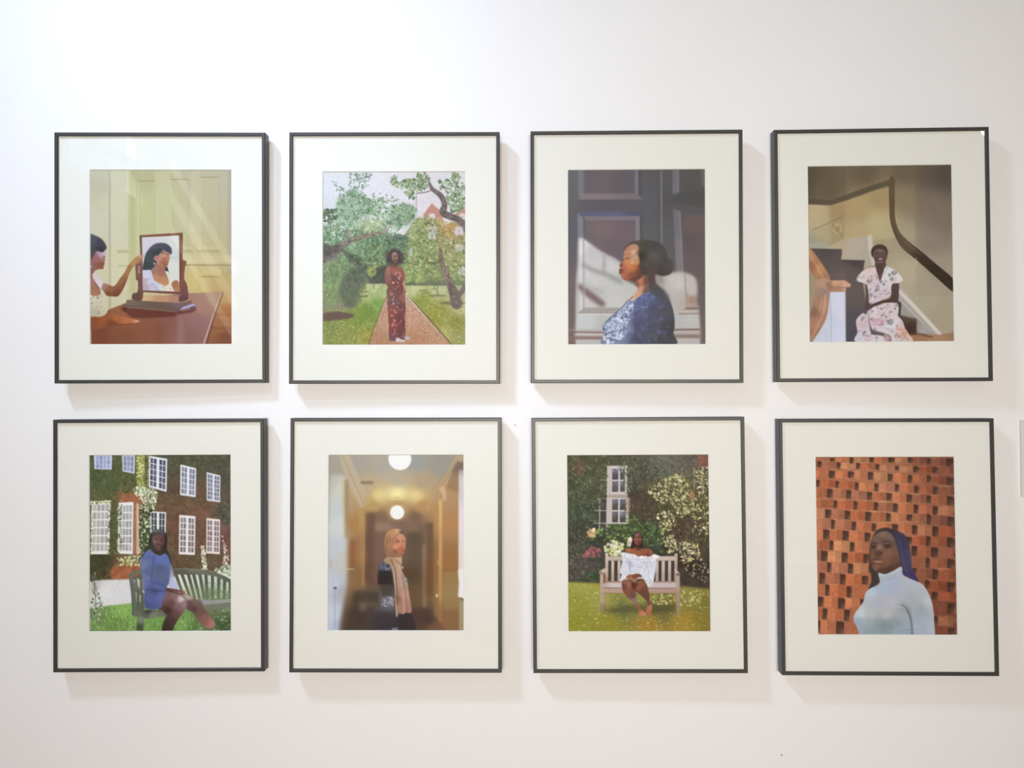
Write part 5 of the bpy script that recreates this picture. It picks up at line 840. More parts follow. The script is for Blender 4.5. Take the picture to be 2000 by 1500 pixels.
def picture_garden_bench():
    p = Pic([(1107.4, 889.6), (1383.0, 888.9), (1390.4, 1234.6), (1112.3, 1234.6)], .3317, .4130, (80, 76, 60), 77)
    p.view(1102, 884, 1396, 1240)
    p.field([(100, 100, (88, 82, 60)), (200, 200, (84, 84, 60)), (100, 300, (76, 80, 60)), (150, 500, (74, 80, 62)), (100, 700, (70, 68, 58)), (250, 700, (64, 68, 54)), (150, 950, (80, 74, 68)), (600, 200, (84, 82, 66)), (600, 420, (80, 66, 54)), (700, 500, (76, 66, 52)), (850, 150, (96, 96, 84)), (1000, 60, (100, 92, 80)), (1150, 80, (118, 88, 74)), (900, 300, (92, 90, 60)), (1100, 450, (88, 80, 56)), (950, 650, (84, 68, 58)), (1100, 750, (70, 58, 48)), (1050, 950, (64, 54, 46)), (700, 650, (64, 74, 52)), (800, 750, (58, 58, 46)), (560, 620, (70, 84, 50)), (1000, 1060, (76, 64, 56))])
    DG = [(96, 100, 68), (70, 76, 54), (112, 120, 84), (58, 60, 46), (128, 132, 100)]
    p.spots([(20, 22), (370, 22), (340, 560), (200, 800), (30, 1060)], 800, (10, 28), DG, (.3, .75), (.3, .6)); p.spots([(470, 22), (1100, 22), (860, 220), (680, 300), (500, 340)], 520, (10, 28), [(104, 108, 84), (80, 82, 64), (124, 128, 104), (66, 64, 52)], (.3, .7), (.3, .6))
    p.poly([(700, 22), (980, 22), (1100, 130), (1000, 170), (880, 170), (760, 110)], (116, 112, 98), .45, 20, False)
    p.spots([(530, 380), (760, 400), (780, 560), (560, 560)], 240, (10, 24), [(98, 76, 62), (70, 56, 46), (112, 98, 76), (86, 84, 60)], (.3, .7)); p.spots([(60, 130), (160, 60), (180, 180), (100, 220)], 60, (10, 26), [(104, 70, 54), (120, 84, 64)], (.3, .6))
    p.poly([(1080, 22), (1200, 22), (1200, 112), (1100, 112)], (136, 92, 74), .85, 8, False); p.poly([(960, 22), (1090, 22), (1110, 130), (1010, 90)], (98, 92, 80), .7, 10, False)
    # windows
    FR = (206, 196, 188)
    def casement(x0, y0, x1, y1, panes, c=(86, 78, 80)):
        p.rect(x0, y0, x1, y1, FR, 1, 3)
        for a, b, d, e in panes: p.rect(a, b, d, e, [(a, b, (118, 112, 124)), (d, e, c), (a, e, c)], 1, 2.5)
    casement(352, 112, 520, 352, [(394, 136, 446, 226), (394, 238, 446, 326), (460, 136, 500, 226), (460, 238, 500, 326)])
    casement(352, 372, 532, 590, [(396, 386, 446, 476), (396, 488, 446, 578), (460, 386, 510, 476), (460, 488, 510, 578)], (76, 74, 72))
    p.rect(290, 386, 352, 640, (72, 66, 64), .95, 4)
    for x in (294, 352): p.line([(x, 380), (x, 640)], 9, (190, 180, 176), .9, 2.5, False)
    for y in (480, 584): p.line([(250, y), (355, y)], 8, (184, 174, 168), .85, 2.5, False)
    p.rect(362, 116, 388, 590, (196, 180, 172), 1, 3); p.rect(352, 340, 520, 372, (176, 158, 146), .95, 3); p.line([(352, 344), (516, 344)], 7, (216, 206, 196), .8, 2.5, False); p.line([(300, 230), (352, 232)], 8, (180, 174, 166), .8, 3, False)
    p.rect(1072, 130, 1195, 300, (86, 76, 74), .9, 5); p.rect(1060, 130, 1078, 300, FR, .8, 4); p.line([(1134, 180), (1134, 300)], 10, FR, .9, 3, False); p.line([(1074, 244), (1195, 246)], 9, FR, .9, 3, False); p.line([(970, 140), (974, 290)], 9, (196, 190, 170), .7, 3, False); p.line([(900, 246), (1070, 246)], 7, (180, 174, 150), .6, 3, False)
    p.poly([(900, 180), (1060, 170), (1060, 280), (900, 290)], (150, 146, 116), .5, 12, False)
    p.spots([(440, 100), (540, 100), (540, 600), (510, 600), (500, 360)], 110, (10, 26), DG, (.4, .8)); p.spots([(290, 110), (360, 100), (350, 400), (290, 480)], 80, (10, 24), [(104, 110, 76), (128, 134, 96), (76, 80, 58)], (.5, .9)); p.spots([(512, 380), (540, 380), (540, 500), (515, 500)], 22, (12, 28), [(190, 140, 120), (160, 110, 94)], (.5, .9))
    # climbing rose on the right
    p.poly([(690, 300), (800, 240), (900, 180), (1190, 160), (1190, 820), (1100, 860), (860, 820), (820, 700), (800, 600), (780, 480)], (92, 86, 60), .5, 20); p.spots([(690, 240), (880, 200), (1190, 200), (1190, 800), (1000, 760), (820, 620)], 520, (12, 32), [(110, 112, 64), (84, 86, 50), (132, 132, 80), (70, 62, 46), (96, 80, 60)], (.3, .7))
    p.spots([(850, 560), (1050, 520), (1150, 620), (960, 760), (880, 700)], 240, (12, 34), [(84, 66, 56), (66, 54, 46), (100, 84, 66)], (.4, .8))
    BL = [(222, 210, 156), (206, 192, 128), (230, 222, 184), (186, 172, 104)]
    for q, n in (([(680, 330), (760, 260), (900, 170), (960, 200), (1090, 330), (1100, 480), (960, 540), (900, 440), (780, 420)], 190), ([(1080, 130), (1190, 120), (1190, 380), (1090, 380)], 40), ([(1030, 380), (1190, 380), (1190, 700), (1060, 660)], 46), ([(760, 500), (900, 480), (920, 620), (800, 680)], 56), ([(810, 700), (900, 680), (940, 800), (860, 840)], 44), ([(940, 740), (1100, 740), (1140, 900), (960, 900)], 66), ([(980, 900), (1190, 900), (1190, 1090), (1000, 1000)], 22)):
        p.spots(q, n, (10, 30), BL, (.4, .9), (.5, .9), f=2); p.spots(q, n, (6, 14), BL, (.4, .9), (.5, .9), f=1)
    p.spots([(700, 250), (1100, 200), (1100, 500), (760, 480)], 160, (8, 20), [(84, 80, 50), (120, 116, 66), (70, 64, 44)], (.4, .8)); p.ell(1048, 360, 24, 34, (180, 120, 86), .7, 8)
    # shrubs behind the bench
    p.spots([(240, 600), (520, 590), (560, 520), (800, 640), (820, 760), (600, 740), (250, 720)], 420, (12, 32), [(92, 110, 60), (120, 140, 80), (64, 76, 46), (144, 160, 100), (50, 56, 40)], (.4, .8)); p.spots([(640, 560), (760, 560), (830, 680), (820, 830), (700, 830)], 170, (14, 34), [(60, 74, 54), (84, 98, 66), (104, 120, 80), (46, 52, 40)], (.4, .8), (.25, .5), (-60, 30))
    p.spots([(340, 770), (400, 720), (490, 760), (480, 850), (400, 850), (340, 820)], 60, (18, 40), [(232, 226, 200), (216, 210, 170), (196, 200, 130)], (.6, .95), (.6, .95), f=2); p.spots([(530, 710), (570, 700), (560, 780), (530, 760)], 14, (20, 38), [(232, 226, 206), (216, 206, 180)], (.7, .95), (.6, .9), f=2); p.spots([(195, 635), (255, 630), (260, 700), (200, 690)], 26, (18, 36), [(226, 190, 140), (236, 210, 176), (206, 160, 110)], (.6, .95), f=2)
    p.spots([(150, 830), (230, 780), (310, 800), (300, 860), (160, 860)], 80, (14, 32), [(150, 84, 96), (172, 104, 112), (120, 70, 80), (176, 100, 84)], (.5, .9), f=2); p.spots([(200, 990), (310, 960), (310, 1060), (120, 1070)], 110, (14, 34), [(60, 76, 54), (80, 98, 64), (48, 56, 44)], (.4, .8), (.3, .5)); p.spots([(40, 880), (200, 850), (200, 1040), (40, 1040)], 130, (14, 36), [(96, 88, 84), (72, 66, 58), (116, 108, 104)], (.3, .6))
    hm = p.mask([(20, 22), (1190, 22), (1210, 1110), (30, 1060)], 10, False)
    hm = hm * p.dark(150); p.grain(.20, 28, hm, 3); p.grain(.18, 8, hm, 2)
    # lawn
    p.poly([(20, 1066), (200, 1074), (620, 1090), (950, 1100), (1230, 1130), (1230, 1500), (20, 1500)], [(150, 1100, (142, 138, 60)), (100, 1250, (130, 128, 48)), (300, 1220, (140, 136, 60)), (600, 1220, (128, 126, 60)), (1050, 1180, (124, 112, 56)), (1150, 1250, (112, 100, 44)), (100, 1420, (126, 122, 36)), (400, 1420, (128, 118, 38)), (700, 1420, (146, 112, 42)), (1000, 1420, (146, 116, 42)), (500, 1300, (104, 100, 56)), (800, 1300, (98, 90, 50)), (1150, 1440, (120, 102, 40))], 1, 7, False)
    p.spots([(30, 1080), (1200, 1130), (1210, 1480), (40, 1480)], 1500, (8, 22), [(176, 168, 84), (108, 110, 40), (148, 128, 50), (88, 92, 36), (192, 182, 104), (160, 124, 54)], (.25, .65), (.25, .5), (-25, 25))
    lm = p.mask([(20, 1070), (1230, 1120), (1230, 1500), (20, 1500)], 8, False)[..., None]; p.c = p.c * (1 - lm) + np.clip(p.c * np.array([1.10, 1.12, 1.15]) + 4, 0, 255) * lm
    p.poly([(330, 1290), (620, 1250), (940, 1250), (940, 1310), (720, 1330), (330, 1320)], (74, 72, 48), .6, 16, False)
    p.spots([(720, 1170), (940, 1170), (960, 1120), (1190, 1150), (1100, 1270), (740, 1250)], 170, (10, 26), [(206, 198, 120), (170, 164, 84), (224, 216, 150), (120, 116, 60)], (.4, .8), (.5, .9))
    # bench and woman
    p.view(1160, 1030, 1345, 1220)
    W1, W2, W3 = (196, 176, 162), (172, 146, 132), (206, 190, 178)
    p.rect(220, 520, 1260, 850, (74, 62, 54), .93, 5)
    for x, w in ((300, 46), (398, 46), (985, 44), (1080, 50), (1178, 46)): p.rect(x - w / 2, 510, x + w / 2, 850, [(x - 20, 560, (202, 184, 172)), (x + 20, 800, (178, 160, 148))], 1, 3)
    p.rect(215, 452, 1270, 522, [(300, 480, (192, 172, 156)), (1150, 490, (202, 178, 166))], 1, 3); p.line([(220, 520), (1260, 526)], 7, (128, 104, 92), .7, 3, False)
    p.rect(184, 398, 232, 860, [(205, 430, (206, 186, 170)), (210, 700, (186, 160, 148)), (205, 840, (166, 132, 116))], 1, 3); p.rect(1252, 412, 1298, 860, [(1275, 440, (192, 172, 156)), (1275, 700, (176, 152, 140))], 1, 3)
    p.rect(200, 838, 1290, 876, (168, 132, 112), 1, 4); p.rect(160, 862, 1290, 940, [(300, 895, (206, 190, 190)), (1100, 905, (200, 184, 184)), (200, 920, (190, 172, 172))], 1, 4); p.line([(160, 940), (1290, 950)], 9, (110, 78, 76), .8, 3, False); p.rect(150, 948, 1300, 1022, [(300, 990, (186, 152, 134)), (1100, 990, (180, 144, 130))], 1, 4); p.line([(150, 1024), (1300, 1034)], 8, (110, 90, 60), .6, 4, False)
    p.poly([(104, 720), (160, 700), (160, 1020), (170, 1310), (110, 1310)], [(130, 800, (190, 160, 140)), (135, 1100, (182, 156, 136)), (135, 1280, (150, 126, 108))], 1, 4, False); p.poly([(92, 690), (180, 636), (220, 630), (220, 690), (160, 720), (100, 728)], [(150, 675, (206, 186, 170)), (120, 715, (150, 124, 108))], 1, 4); p.poly([(160, 720), (180, 706), (190, 860), (160, 880)], (150, 90, 66), .7, 6, False)
    p.poly([(1280, 740), (1335, 740), (1345, 1370), (1290, 1370)], [(1310, 850, (180, 158, 146)), (1310, 1100, (166, 140, 116)), (1315, 1340, (158, 136, 100))], 1, 4, False); p.poly([(1256, 650), (1300, 680), (1338, 716), (1330, 752), (1290, 750), (1262, 720)], [(1290, 690, (206, 184, 168)), (1310, 745, (120, 100, 86))], 1, 4)
    p.line([(180, 1040), (230, 1100), (180, 1200)], 22, (172, 146, 128), .8, 5); p.line([(180, 1180), (175, 1300)], 12, (104, 88, 66), .6, 5, False)
    # legs
    p.poly([(800, 830), (840, 930), (870, 1050), (880, 1150), (912, 1190), (912, 1260), (890, 1340), (850, 1366), (812, 1345), (820, 1280), (840, 1190), (800, 1120), (730, 1050), (640, 980), (630, 860)], [(720, 870, (140, 88, 66)), (700, 930, (150, 92, 68)), (760, 1000, (110, 70, 56)), (840, 1080, (104, 68, 54)), (850, 1180, (120, 76, 58)), (880, 1240, (186, 120, 90)), (850, 1330, (176, 106, 78)), (660, 900, (96, 58, 44))], 1, 4)
    p.poly([(442, 860), (480, 826), (560, 820), (620, 850), (632, 930), (650, 1060), (690, 1170), (740, 1250), (810, 1330), (812, 1364), (770, 1374), (712, 1364), (700, 1280), (640, 1190), (540, 1090), (470, 1010), (446, 930)], [(520, 860, (150, 98, 78)), (560, 900, (168, 104, 76)), (480, 920, (120, 72, 58)), (540, 1000, (132, 84, 68)), (610, 1060, (112, 76, 68)), (640, 1140, (150, 110, 104)), (720, 1260, (150, 92, 70)), (760, 1340, (196, 124, 92)), (620, 900, (84, 48, 38))], 1, 4)
    p.line([(632, 860), (640, 960), (660, 1080)], 14, (62, 36, 30), .7, 7); p.ell(798, 1350, 12, 8, (226, 186, 170), .7, 4)
    # dress
    dress = [(430, 400), (480, 392), (560, 410), (640, 420), (690, 455), (760, 450), (840, 458), (900, 420), (960, 425), (1010, 465), (970, 500), (968, 620), (950, 740), (930, 850), (900, 910), (850, 920), (820, 870), (780, 800), (700, 790), (620, 810), (520, 795), (450, 830), (420, 850), (420, 800), (440, 730), (410, 700), (440, 560), (445, 470)]
    p.poly(dress, [(500, 430, (224, 222, 230)), (500, 600, (212, 212, 222)), (480, 700, (216, 216, 224)), (640, 520, (216, 216, 224)), (700, 660, (214, 214, 224)), (820, 560, (212, 210, 218)), (920, 460, (226, 220, 222)), (900, 620, (214, 214, 222)), (860, 780, (222, 222, 230)), (880, 870, (206, 210, 216)), (560, 560, (190, 190, 206)), (470, 790, (220, 216, 222)), (700, 760, (206, 206, 220))], 1, 4)
    p.clip = p.mask(dress, 2)
    for q, w, a in (([(555, 540), (565, 620), (570, 690)], 18, .75), ([(580, 600), (700, 620), (830, 610)], 14, .5), ([(840, 600), (800, 660), (770, 700)], 14, .5), ([(450, 480), (560, 470), (690, 500)], 10, .4), ([(700, 500), (800, 560), (850, 540)], 12, .5), ([(860, 520), (900, 600), (860, 720)], 12, .4), ([(440, 690), (500, 720), (540, 740)], 10, .4), ([(840, 750), (880, 800), (880, 900)], 12, .4), ([(930, 560), (910, 700), (930, 800)], 10, .35), ([(690, 460), (690, 520)], 8, .5)): p.line(q, w, (150, 150, 176), a, 7)
    p.spots([(430, 400), (1000, 430), (960, 560), (440, 520)], 90, (20, 60), [(240, 238, 240), (196, 196, 208), (182, 182, 200), (244, 240, 238)], (.25, .6), (.25, .5), f=4); p.spots([(430, 560), (560, 600), (950, 600), (920, 900), (430, 820)], 110, (24, 70), [(236, 236, 242), (196, 196, 208), (226, 226, 234)], (.2, .5), (.2, .5), (40, 140), f=5)
    p.clip = None
    p.spots([(425, 395), (690, 440), (1005, 440), (1010, 480), (690, 480), (440, 440)], 46, (26, 56), [(244, 242, 242), (222, 220, 224), (204, 200, 204)], (.5, .9), (.4, .7), f=4)
    p.line([(490, 812), (560, 800), (640, 830), (700, 795), (790, 810), (826, 880)], [16, 18, 10, 16, 18, 12], (236, 206, 192), .85, 5)
    # hands, shoulders, head
    p.poly([(505, 790), (540, 740), (600, 735), (660, 722), (720, 730), (756, 770), (700, 780), (640, 815), (590, 820), (550, 800)], [(560, 760, (166, 98, 72)), (620, 770, (140, 80, 60)), (690, 745, (128, 78, 66)), (600, 800, (176, 110, 84)), (720, 760, (132, 82, 70))], 1, 4); p.line([(600, 745), (625, 800)], 8, (92, 48, 40), .7, 4); p.line([(640, 760), (720, 748)], 8, (100, 56, 48), .6, 4)
    p.poly([(490, 340), (540, 325), (620, 335), (650, 290), (740, 290), (760, 330), (880, 340), (915, 390), (920, 430), (850, 458), (790, 440), (690, 450), (640, 415), (560, 406), (500, 380)], [(540, 360, (170, 104, 68)), (620, 380, (160, 94, 62)), (700, 400, (168, 96, 62)), (800, 370, (150, 88, 60)), (880, 400, (156, 90, 62)), (700, 320, (84, 52, 40)), (720, 430, (150, 84, 56)), (850, 440, (112, 64, 46))], 1, 5)
    p.poly([(690, 72), (740, 110), (760, 180), (765, 260), (770, 330), (740, 320), (640, 310), (590, 340), (575, 300), (600, 200), (620, 110), (650, 80)], [(620, 220, (56, 40, 38)), (690, 90, (66, 50, 46)), (755, 240, (52, 38, 36)), (610, 310, (54, 40, 36))], 1, 6)
    p.poly([(622, 190), (640, 120), (680, 88), (720, 110), (742, 170), (745, 220), (725, 270), (690, 292), (650, 270), (628, 230)], [(670, 120, (132, 96, 88)), (700, 140, (112, 72, 64)), (650, 180, (150, 92, 76)), (715, 190, (132, 80, 66)), (680, 190, (140, 84, 70)), (660, 245, (140, 82, 68)), (710, 250, (96, 56, 48)), (680, 275, (104, 60, 52))], 1, 5)
    p.ell(672, 125, 26, 18, (150, 112, 100), .5, 9); p.ell(646, 190, 14, 12, (170, 112, 94), .5, 7); p.ell(716, 196, 12, 12, (150, 96, 80), .5, 7); p.ell(682, 200, 9, 10, (160, 104, 88), .5, 6)
    p.line([(632, 160), (664, 160)], 12, (66, 38, 38), .85, 4); p.line([(698, 160), (734, 160)], 12, (62, 36, 36), .85, 4); p.line([(680, 160), (676, 205), (694, 208)], 9, (96, 54, 48), .6, 5); p.line([(655, 238), (698, 240)], 12, (120, 56, 56), .85, 4); p.line([(660, 256), (690, 258)], 8, (172, 116, 102), .6, 4)
    p.mute(.94); p.grain(.06, 8, oct=2); p.soften(1.2)
    return p.out()

def picture_brick_screen():
    p = Pic([(1594.5, 893.3), (1866.7, 893.0), (1871.9, 1240.9), (1601.6, 1240.9)], .3213, .4138, (176, 104, 68), 88)
    p.view(1588, 888, 1880, 1246)
    p.field([(100, 100, (170, 98, 64)), (500, 100, (168, 104, 72)), (1100, 100, (142, 84, 60)), (100, 500, (182, 108, 70)), (600, 450, (184, 122, 78)), (1100, 500, (160, 94, 66)), (150, 900, (186, 102, 62)), (400, 900, (182, 100, 60)), (1100, 900, (156, 90, 62)), (150, 1350, (172, 98, 70)), (1100, 1350, (136, 74, 54))])
    rows = [[(150, 30, 188, 62), (312, 25, 342, 82), (475, 25, 512, 70), (630, 25, 682, 72), (790, 25, 830, 72), (950, 30, 978, 86), (1105, 35, 1166, 106)],
            [(45, 55, 80, 110), (205, 65, 236, 122), (365, 70, 396, 126), (525, 80, 556, 132), (685, 95, 718, 138), (835, 100, 880, 152), (995, 105, 1036, 160)],
            [(140, 135, 190, 202), (298, 140, 346, 198), (462, 145, 506, 216), (625, 160, 666, 226), (790, 170, 826, 240), (945, 175, 980, 236), (1110, 190, 1166, 260)],
            [(36, 210, 65, 272), (195, 220, 222, 282), (355, 230, 386, 302), (515, 240, 550, 310), (685, 245, 718, 312), (842, 260, 880, 326), (995, 265, 1036, 336)],
            [(125, 285, 172, 366), (285, 295, 326, 372), (455, 310, 496, 382), (615, 320, 660, 388), (780, 330, 826, 402), (945, 340, 980, 406), (1110, 345, 1166, 426)],
            [(180, 380, 210, 450), (345, 385, 376, 462), (512, 395, 546, 470), (670, 405, 708, 482), (838, 415, 876, 492), (995, 430, 1036, 506)],
            [(110, 455, 160, 532), (272, 465, 318, 542), (440, 475, 490, 556), (612, 485, 650, 560), (780, 495, 826, 552), (945, 495, 980, 582), (1115, 515, 1168, 600)],
            [(160, 540, 190, 622), (330, 555, 366, 632), (495, 570, 530, 642), (660, 575, 710, 642), (825, 585, 866, 662), (990, 595, 1040, 682)],
            [(95, 620, 146, 706), (255, 630, 306, 716), (435, 645, 482, 726), (775, 680, 822, 742), (938, 675, 976, 762), (1110, 685, 1168, 772)],
            [(150, 710, 180, 796), (315, 725, 352, 806), (490, 735, 520, 806), (820, 755, 866, 842), (980, 765, 1036, 856)],
            [(80, 795, 132, 886), (248, 810, 298, 896), (425, 820, 470, 902), (935, 850, 970, 936), (1110, 860, 1168, 942)],
            [(130, 890, 162, 976), (300, 900, 342, 986), (470, 905, 500, 980), (825, 935, 862, 990), (990, 945, 1036, 1036)],
            [(65, 975, 112, 1070), (235, 985, 280, 1076), (415, 1000, 465, 1075), (930, 1035, 966, 1102), (1110, 1050, 1168, 1136)],
            [(115, 1070, 148, 1166), (290, 1085, 330, 1182), (985, 1130, 1032, 1198)],
            [(50, 1170, 100, 1256), (220, 1180, 276, 1272), (400, 1190, 432, 1240), (1110, 1220, 1168, 1312)],
            [(95, 1265, 132, 1356), (270, 1275, 316, 1372), (1000, 1325, 1032, 1402)],
            [(56, 1365, 75, 1462), (205, 1370, 270, 1476), (1115, 1420, 1168, 1490)]]
    BR = [(190, 106, 66), (200, 116, 74), (180, 98, 62), (176, 108, 78), (196, 128, 84), (186, 96, 58), (166, 100, 72)]
    for r in rows:
        hs = [(-60, r[0][1] - 8, -20, r[0][3] - 8)] + r + [(1230, r[-1][1] + 8, 1260, r[-1][3] + 8)]
        for a, b in zip(hs, hs[1:]):
            if b[0] - a[2] > 260: continue
            base = np.array(BR[p.rng.integers(len(BR))], float) * p.rng.uniform(.92, 1.06)
            if a[2] > 820: base *= np.array([.86, .82, .84]) + .06 * p.rng.uniform(-1, 1)
            mx = a[2] + (b[0] - a[2]) * p.rng.uniform(.42, .58)
            p.poly([(a[2], a[1] + 4), (mx, (a[1] + b[1]) / 2), (mx, (a[3] + b[3]) / 2), (a[2], a[3])], tuple(np.minimum(base * 1.07, 235)), .9, 4, False)
            p.poly([(mx, (a[1] + b[1]) / 2), (b[0], b[1] - 4), (b[0], b[3] - 6), (mx, (a[3] + b[3]) / 2)], tuple(base * .93), .9, 4, False)
            p.line([(a[2] - 4, a[1] + 2), (mx, (a[1] + b[1]) / 2 - 4)], 8, (216, 158, 114), .5 if p.rng.uniform() < .45 else .12, 3, False)
            p.line([(a[2] + 4, a[3] + 2), (b[0], b[3])], 7, (200, 140, 98), .22, 3.5, False); p.line([(mx, (a[1] + b[1]) / 2), (mx, (a[3] + b[3]) / 2)], 5, (206, 142, 100), .2, 3, False)
    for r in rows:
        for x0, y0, x1, y1 in r:
            p.poly([(x0, y0), (x1, y0 + 6), (x1 - 2, y1), (x0 - 2, y1 - 6)], [(x0 + 6, y0 + 10, (74, 49, 39)), (x1 - 6, y1 - 10, (118, 80, 60)), (x1 - 6, y0 + 14, (80, 54, 42)), (x0 + 6, y1 - 10, (80, 56, 44))], 1, 3, False)
    for y in range(40, 1480, 84): p.rect(1160, y + (y // 84 % 2) * 20, 1182, y + 40, (86, 58, 46), .6, 6)
    p.rect(820, 20, 1200, 1490, (150, 120, 120), .12, 40, 'm'); p.rect(20, 20, 1200, 80, (190, 170, 160), .35, 30, 'm')
    p.mute(.86); p.grain(.08, 22); p.grain(.08, 7, None, 2)
    # woman
    p.view(1660, 1020, 1840, 1245)
    p.poly([(350, 140), (420, 96), (500, 86), (600, 112), (690, 150), (750, 200), (790, 300), (815, 450), (830, 600), (870, 700), (920, 790), (860, 780), (760, 720), (700, 690), (600, 500), (420, 700), (400, 800), (300, 890), (262, 890), (300, 780), (290, 660), (272, 520), (272, 400), (290, 280)],
           [(420, 110, (70, 56, 52)), (560, 120, (62, 52, 60)), (660, 200, (62, 57, 74)), (700, 320, (66, 60, 82)), (740, 450, (68, 65, 88)), (760, 600, (72, 70, 94)), (840, 720, (62, 56, 94)), (300, 500, (72, 56, 50)), (330, 720, (64, 58, 56)), (340, 820, (60, 58, 62)), (290, 250, (78, 64, 58))], 1, 5)
    for q in ([(640, 140), (720, 260), (750, 420), (780, 640)], [(600, 130), (680, 280), (710, 480), (750, 690)], [(680, 160), (760, 300), (790, 480), (820, 640)], [(740, 640), (800, 720), (890, 780)], [(660, 250), (690, 430), (720, 620)]): p.line(q, 7, (98, 92, 128), .5, 4); p.line([(a - 12, b + 6) for a, b in q], 8, (50, 42, 62), .5, 4)
    p.poly([(300, 300), (320, 220), (380, 160), (460, 132), (540, 150), (590, 210), (620, 300), (650, 400), (665, 520), (660, 590), (560, 640), (470, 690), (400, 680), (350, 650), (310, 600), (290, 520), (285, 400)],
           [(440, 180, (124, 104, 90)), (360, 240, (112, 92, 78)), (540, 200, (112, 94, 82)), (430, 240, (104, 80, 66)), (330, 320, (82, 62, 54)), (520, 320, (84, 62, 54)), (400, 350, (136, 104, 88)), (395, 420, (92, 64, 54)), (540, 400, (132, 96, 76)), (590, 400, (118, 82, 66)), (480, 440, (124, 88, 70)), (310, 440, (116, 82, 62)), (600, 520, (104, 72, 58)), (500, 540, (120, 82, 62)), (370, 590, (124, 88, 68)), (420, 650, (96, 66, 54)), (330, 540, (100, 68, 54)), (540, 620, (84, 60, 52))], 1, 5)
    p.line([(310, 290), (350, 284), (376, 296)], [8, 14, 10], (62, 46, 44), .7, 6); p.line([(440, 284), (490, 256), (550, 264)], [14, 14, 8], (60, 46, 44), .75, 6); p.poly([(460, 306), (500, 296), (550, 312), (530, 340), (480, 342)], (66, 48, 46), .8, 6); p.line([(466, 300), (510, 290), (546, 300)], 9, (140, 118, 108), .6, 5); p.poly([(305, 326), (340, 318), (366, 332), (350, 352), (315, 352)], (64, 46, 42), .8, 6); p.line([(312, 316), (352, 310)], 8, (142, 116, 100), .6, 5)
    p.line([(405, 310), (398, 370)], 16, (150, 118, 102), .6, 8); p.poly([(340, 400), (370, 380), (420, 384), (446, 412), (420, 434), (350, 432)], (92, 64, 54), .7, 8); p.line([(350, 426), (372, 430)], 10, (48, 32, 28), .8, 4); p.line([(402, 428), (436, 424)], 10, (50, 34, 30), .8, 4)
    p.poly([(325, 508), (365, 486), (400, 492), (450, 508), (400, 518)], (88, 56, 50), .85, 6); p.poly([(325, 514), (400, 506), (455, 512), (420, 540), (350, 540)], (168, 118, 102), .9, 6); p.line([(322, 512), (400, 512), (452, 510)], 7, (58, 36, 34), .8, 3); p.line([(350, 556), (420, 560)], 12, (92, 62, 50), .5, 7); p.line([(370, 456), (390, 484)], 12, (100, 70, 58), .5, 6)
    p.poly([(372, 640), (520, 600), (668, 540), (704, 600), (700, 680), (420, 740)], [(450, 690, (72, 52, 46)), (640, 600, (84, 60, 52))], 1, 5)
    p.poly([(350, 560), (560, 560), (655, 520), (655, 585), (560, 636), (470, 684), (400, 674), (352, 645)], [(370, 590, (124, 88, 68)), (420, 650, (98, 68, 56)), (500, 560, (120, 82, 62)), (620, 550, (98, 68, 56)), (540, 620, (86, 62, 53))], .6, 14)
    body = [(390, 680), (480, 690), (580, 650), (690, 594), (706, 690), (760, 730), (880, 780), (960, 820), (1030, 920), (1080, 1050), (1105, 1200), (1122, 1400), (1128, 1560), (1120, 1700), (140, 1700), (142, 1560), (140, 1460), (110, 1370), (72, 1300), (78, 1220), (130, 1140), (200, 1040), (222, 940), (280, 880), (410, 810)]
    p.poly(body, [(480, 720, (180, 184, 180)), (660, 640, (184, 186, 186)), (420, 860, (172, 180, 190)), (600, 800, (176, 178, 188)), (800, 800, (186, 184, 186)), (940, 900, (186, 182, 182)), (1050, 1050, (194, 194, 190)), (300, 920, (190, 196, 194)), (400, 1050, (180, 178, 180)), (560, 1060, (188, 182, 182)), (160, 1200, (200, 202, 192)), (300, 1200, (190, 186, 176)), (500, 1200, (190, 184, 176)), (700, 1180, (172, 170, 162)), (140, 1320, (160, 170, 174)), (300, 1330, (160, 166, 162)), (370, 1350, (148, 154, 152)), (460, 1362, (138, 144, 143)), (550, 1366, (142, 148, 147)), (600, 1340, (150, 156, 154)), (300, 1440, (150, 158, 158)), (650, 1440, (160, 170, 172)), (950, 1150, (166, 168, 166)), (950, 1350, (174, 174, 178)), (1080, 1350, (180, 184, 182)), (850, 1000, (176, 176, 170))], 1, 4)
    p.line([(690, 1080), (760, 1140), (800, 1230), (822, 1340), (830, 1480)], [10, 24, 26, 22, 26], (96, 100, 104), .8, 8); p.line([(640, 1140), (720, 1160), (790, 1210)], [6, 10, 14], (120, 124, 122), .7, 6); p.line([(650, 1090), (740, 1110), (790, 1170)], [5, 9, 12], (126, 130, 128), .7, 5); p.line([(700, 1050), (780, 1100), (820, 1180)], [5, 10, 12], (130, 132, 130), .6, 6)
    p.line([(840, 1380), (900, 1370), (950, 1376)], [8, 12, 6], (206, 206, 206), .6, 5); p.line([(850, 1392), (920, 1386)], 8, (140, 142, 146), .5, 5); p.line([(640, 1420), (740, 1420), (820, 1400)], [6, 12, 16], (126, 132, 134), .6, 7); p.line([(660, 1450), (820, 1456)], 10, (140, 146, 148), .6, 6)
    for q in ([(405, 740), (480, 760), (600, 720), (700, 660)], [(412, 780), (500, 782), (600, 748), (716, 694)]): p.line(q, 7, (140, 142, 156), .75, 4); p.line([(a, b + 10) for a, b in q], 6, (202, 204, 204), .6, 4)
